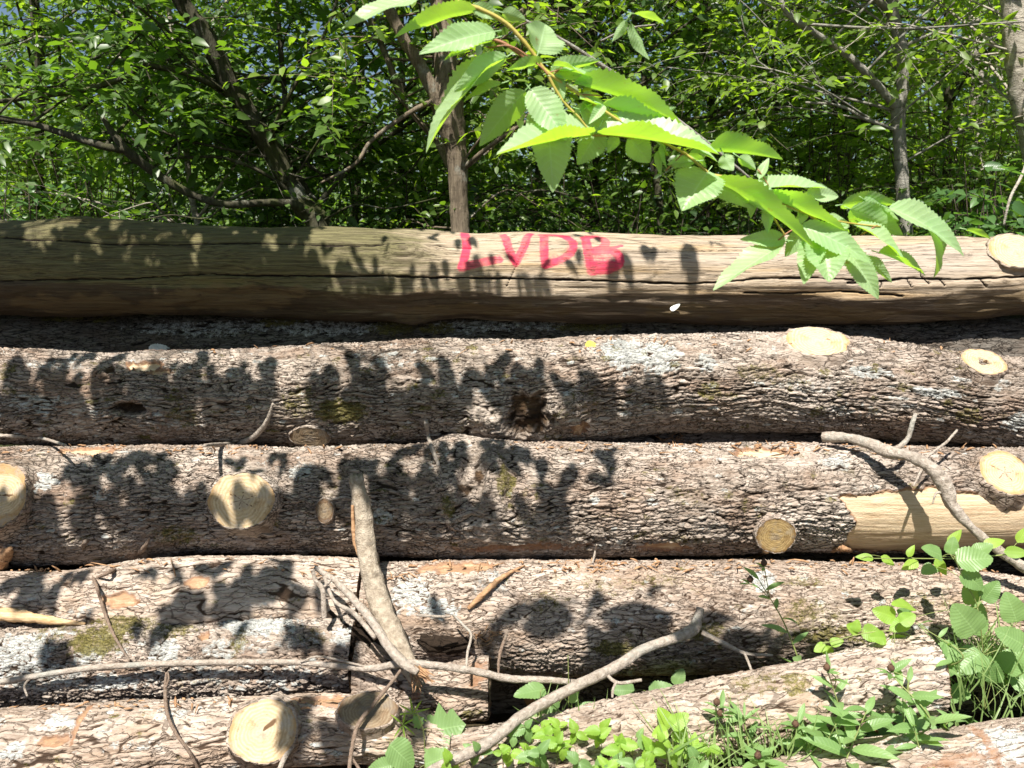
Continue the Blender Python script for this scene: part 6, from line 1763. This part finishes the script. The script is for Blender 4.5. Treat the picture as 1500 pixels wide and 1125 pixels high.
# low bright seedlings along the lower edge
proto_specs = []
rng = np.random.default_rng(66)
spots = [(690, 1108), (735, 1112), (768, 1098), (790, 1118), (815, 1092), (842, 1100), (855, 1118), (880, 1092), (905, 1108), (925, 1085), (950, 1115), (880, 1125), (760, 1075), (800, 1070), (975, 1100), (1010, 1118), (1030, 1095), (660, 1122), (905, 1125), (840, 1075)]
desc = ['seedling with bright leaflets at the lower edge left of the stout stick', 'trifoliate seedling under the stout stick', 'yellowish seedling just right of the stout stick', 'seedling cut by the lower edge of the picture right of the stout stick', 'fresh seedling below the leafy weed', 'seedling with rounded leaflets beneath the slanting log', 'seedling low at the edge between two fresh ones',
        'pale seedling against the bark of the slanting log', 'seedling near the middle of the lower edge', 'small seedling reaching up the slanting log', 'seedling at the edge before the grass blades', 'half hidden seedling at the very bottom', 'small seedling touching the stout stick', 'seedling beside the heart shaped leaf stem', 'seedling left of the yellow green pair', 'seedling in the grass tuft', 'seedling behind the grass tuft', 'seedling at the foot of the ragged leaf', 'lowest seedling under the slanting log', 'seedling in the shade behind the stout stick']
for k, ((x, y), lab) in enumerate(zip(spots, desc)):
    sp = []
    for q in range(2):
        cx, cy = x + rng.normal(0, 12), y + rng.normal(0, 9) - 2
        a0 = rng.uniform(0, 360)
        for j in range(3):
            sp.append((cx, cy, a0 + j * 115 + rng.normal(0, 12), rng.uniform(14, 30), rng.uniform(.5, .9)))
    leafset(lab, (x, y + 40), sp, 1.62 - 0.002 * (y - 1100) - .0001 * abs(x - 800), LEAF_YOUNG if k % 3 else LEAF_HERB, T_TOOTH, 'seedling', 'seedling', 200 + k, ratio=.62, r=.0012, fold=.3, curl=.3, stempts=[(x, y + 40), (x + 2, y + 10), (x, y - 5)])

def grass():
    rng = np.random.default_rng(88)
    ml = MB()
    def tuft(n, x0, x1, y0, y1, Y0, Y1, L0, L1):
        x = rng.uniform(x0, x1, n); y = rng.uniform(y0, y1, n); Yd = rng.uniform(Y0, Y1, n)
        B = np.array([P(a, b, c) for a, b, c in zip(x, y, Yd)])
        d = np.stack([rng.normal(0, .55, n), rng.normal(-.1, .35, n), np.ones(n)], -1)
        nn = np.stack([rng.normal(0, .6, n), -np.ones(n), .4 + 0 * x], -1)
        L = rng.uniform(L0, L1, n)
        leaves(ml, B, d, nn, L, rng.uniform(.003, .0065, n), T_BLADE, rng.uniform(.1, .9, n), .3)
    tuft(75, 1370, 1620, 985, 1090, 1.68, 1.90, .07, .20)
    tuft(120, 1385, 1500, 960, 1010, 1.9, 1.98, .06, .16)
    tuft(55, 970, 1080, 1105, 1150, 1.56, 1.68, .06, .17)
    tuft(60, 1080, 1240, 1095, 1130, 1.56, 1.68, .05, .12)
    tuft(40, 780, 880, 1060, 1110, 1.72, 1.80, .05, .12)
    # pale dry blades lying through the green ones
    o = ml.build('grass', GRASS)
    tag(o, 'thin green grass blades among the weeds', 'grass', kind='stuff')
grass()

def ground_leaves():
    rng = np.random.default_rng(89)
    ml = MB()
    n = 2600
    x = rng.uniform(-3, 3, n); y = rng.uniform(0.4, 2.1, n)
    B = np.stack([x, y, ground_z(x, y) + .035 + rng.uniform(0, .02, n)], -1)
    d = np.stack([rng.normal(0, 1, n), rng.normal(0, 1, n), rng.normal(0, .2, n)], -1)
    leaves(ml, B, d, np.array([0, 0, 1.0]) + rng.normal(0, .3, (n, 3)), rng.uniform(.03, .07, n), rng.uniform(.02, .04, n), T_MID, rng.uniform(-.3, .3, n), rng.uniform(-.3, .4, n))
    o = ml.build('leaf_litter', DRY_LEAF)
    tag(o, 'dry brown leaf litter on the soil below the pile', 'leaf litter', kind='stuff')
    # low undergrowth carpeting the soil right of the slanting log
    mu = MB(); n = 1300
    x = rng.uniform(.75, 2.2, n); y = rng.uniform(1.45, 2.0, n)
    O = np.stack([x, y, ground_z(x, y) + rng.uniform(.02, .16, n)], -1)
    a = rng.uniform(0, 6.28, n)
    leaves(mu, O, np.stack([np.cos(a), np.sin(a), rng.uniform(0, .6, n)], -1), np.array([0, -.2, 1.0]) + rng.normal(0, .3, (n, 3)), rng.uniform(.03, .07, n), rng.uniform(.015, .035, n), T_MID, .2, .2)
    o = mu.build('undergrowth', LEAF_HERB)
    tag(o, 'low green undergrowth on the soil by the sawn log end', 'undergrowth', kind='stuff')
ground_leaves()
leaf_on('dead_leaf', 'curled red brown dead leaf in the dark gap under the heart shaped leaf', 'leaf', 776, 1024, -1.2, 30, .6, DRY_LEAF, 0.02, .4, .6)
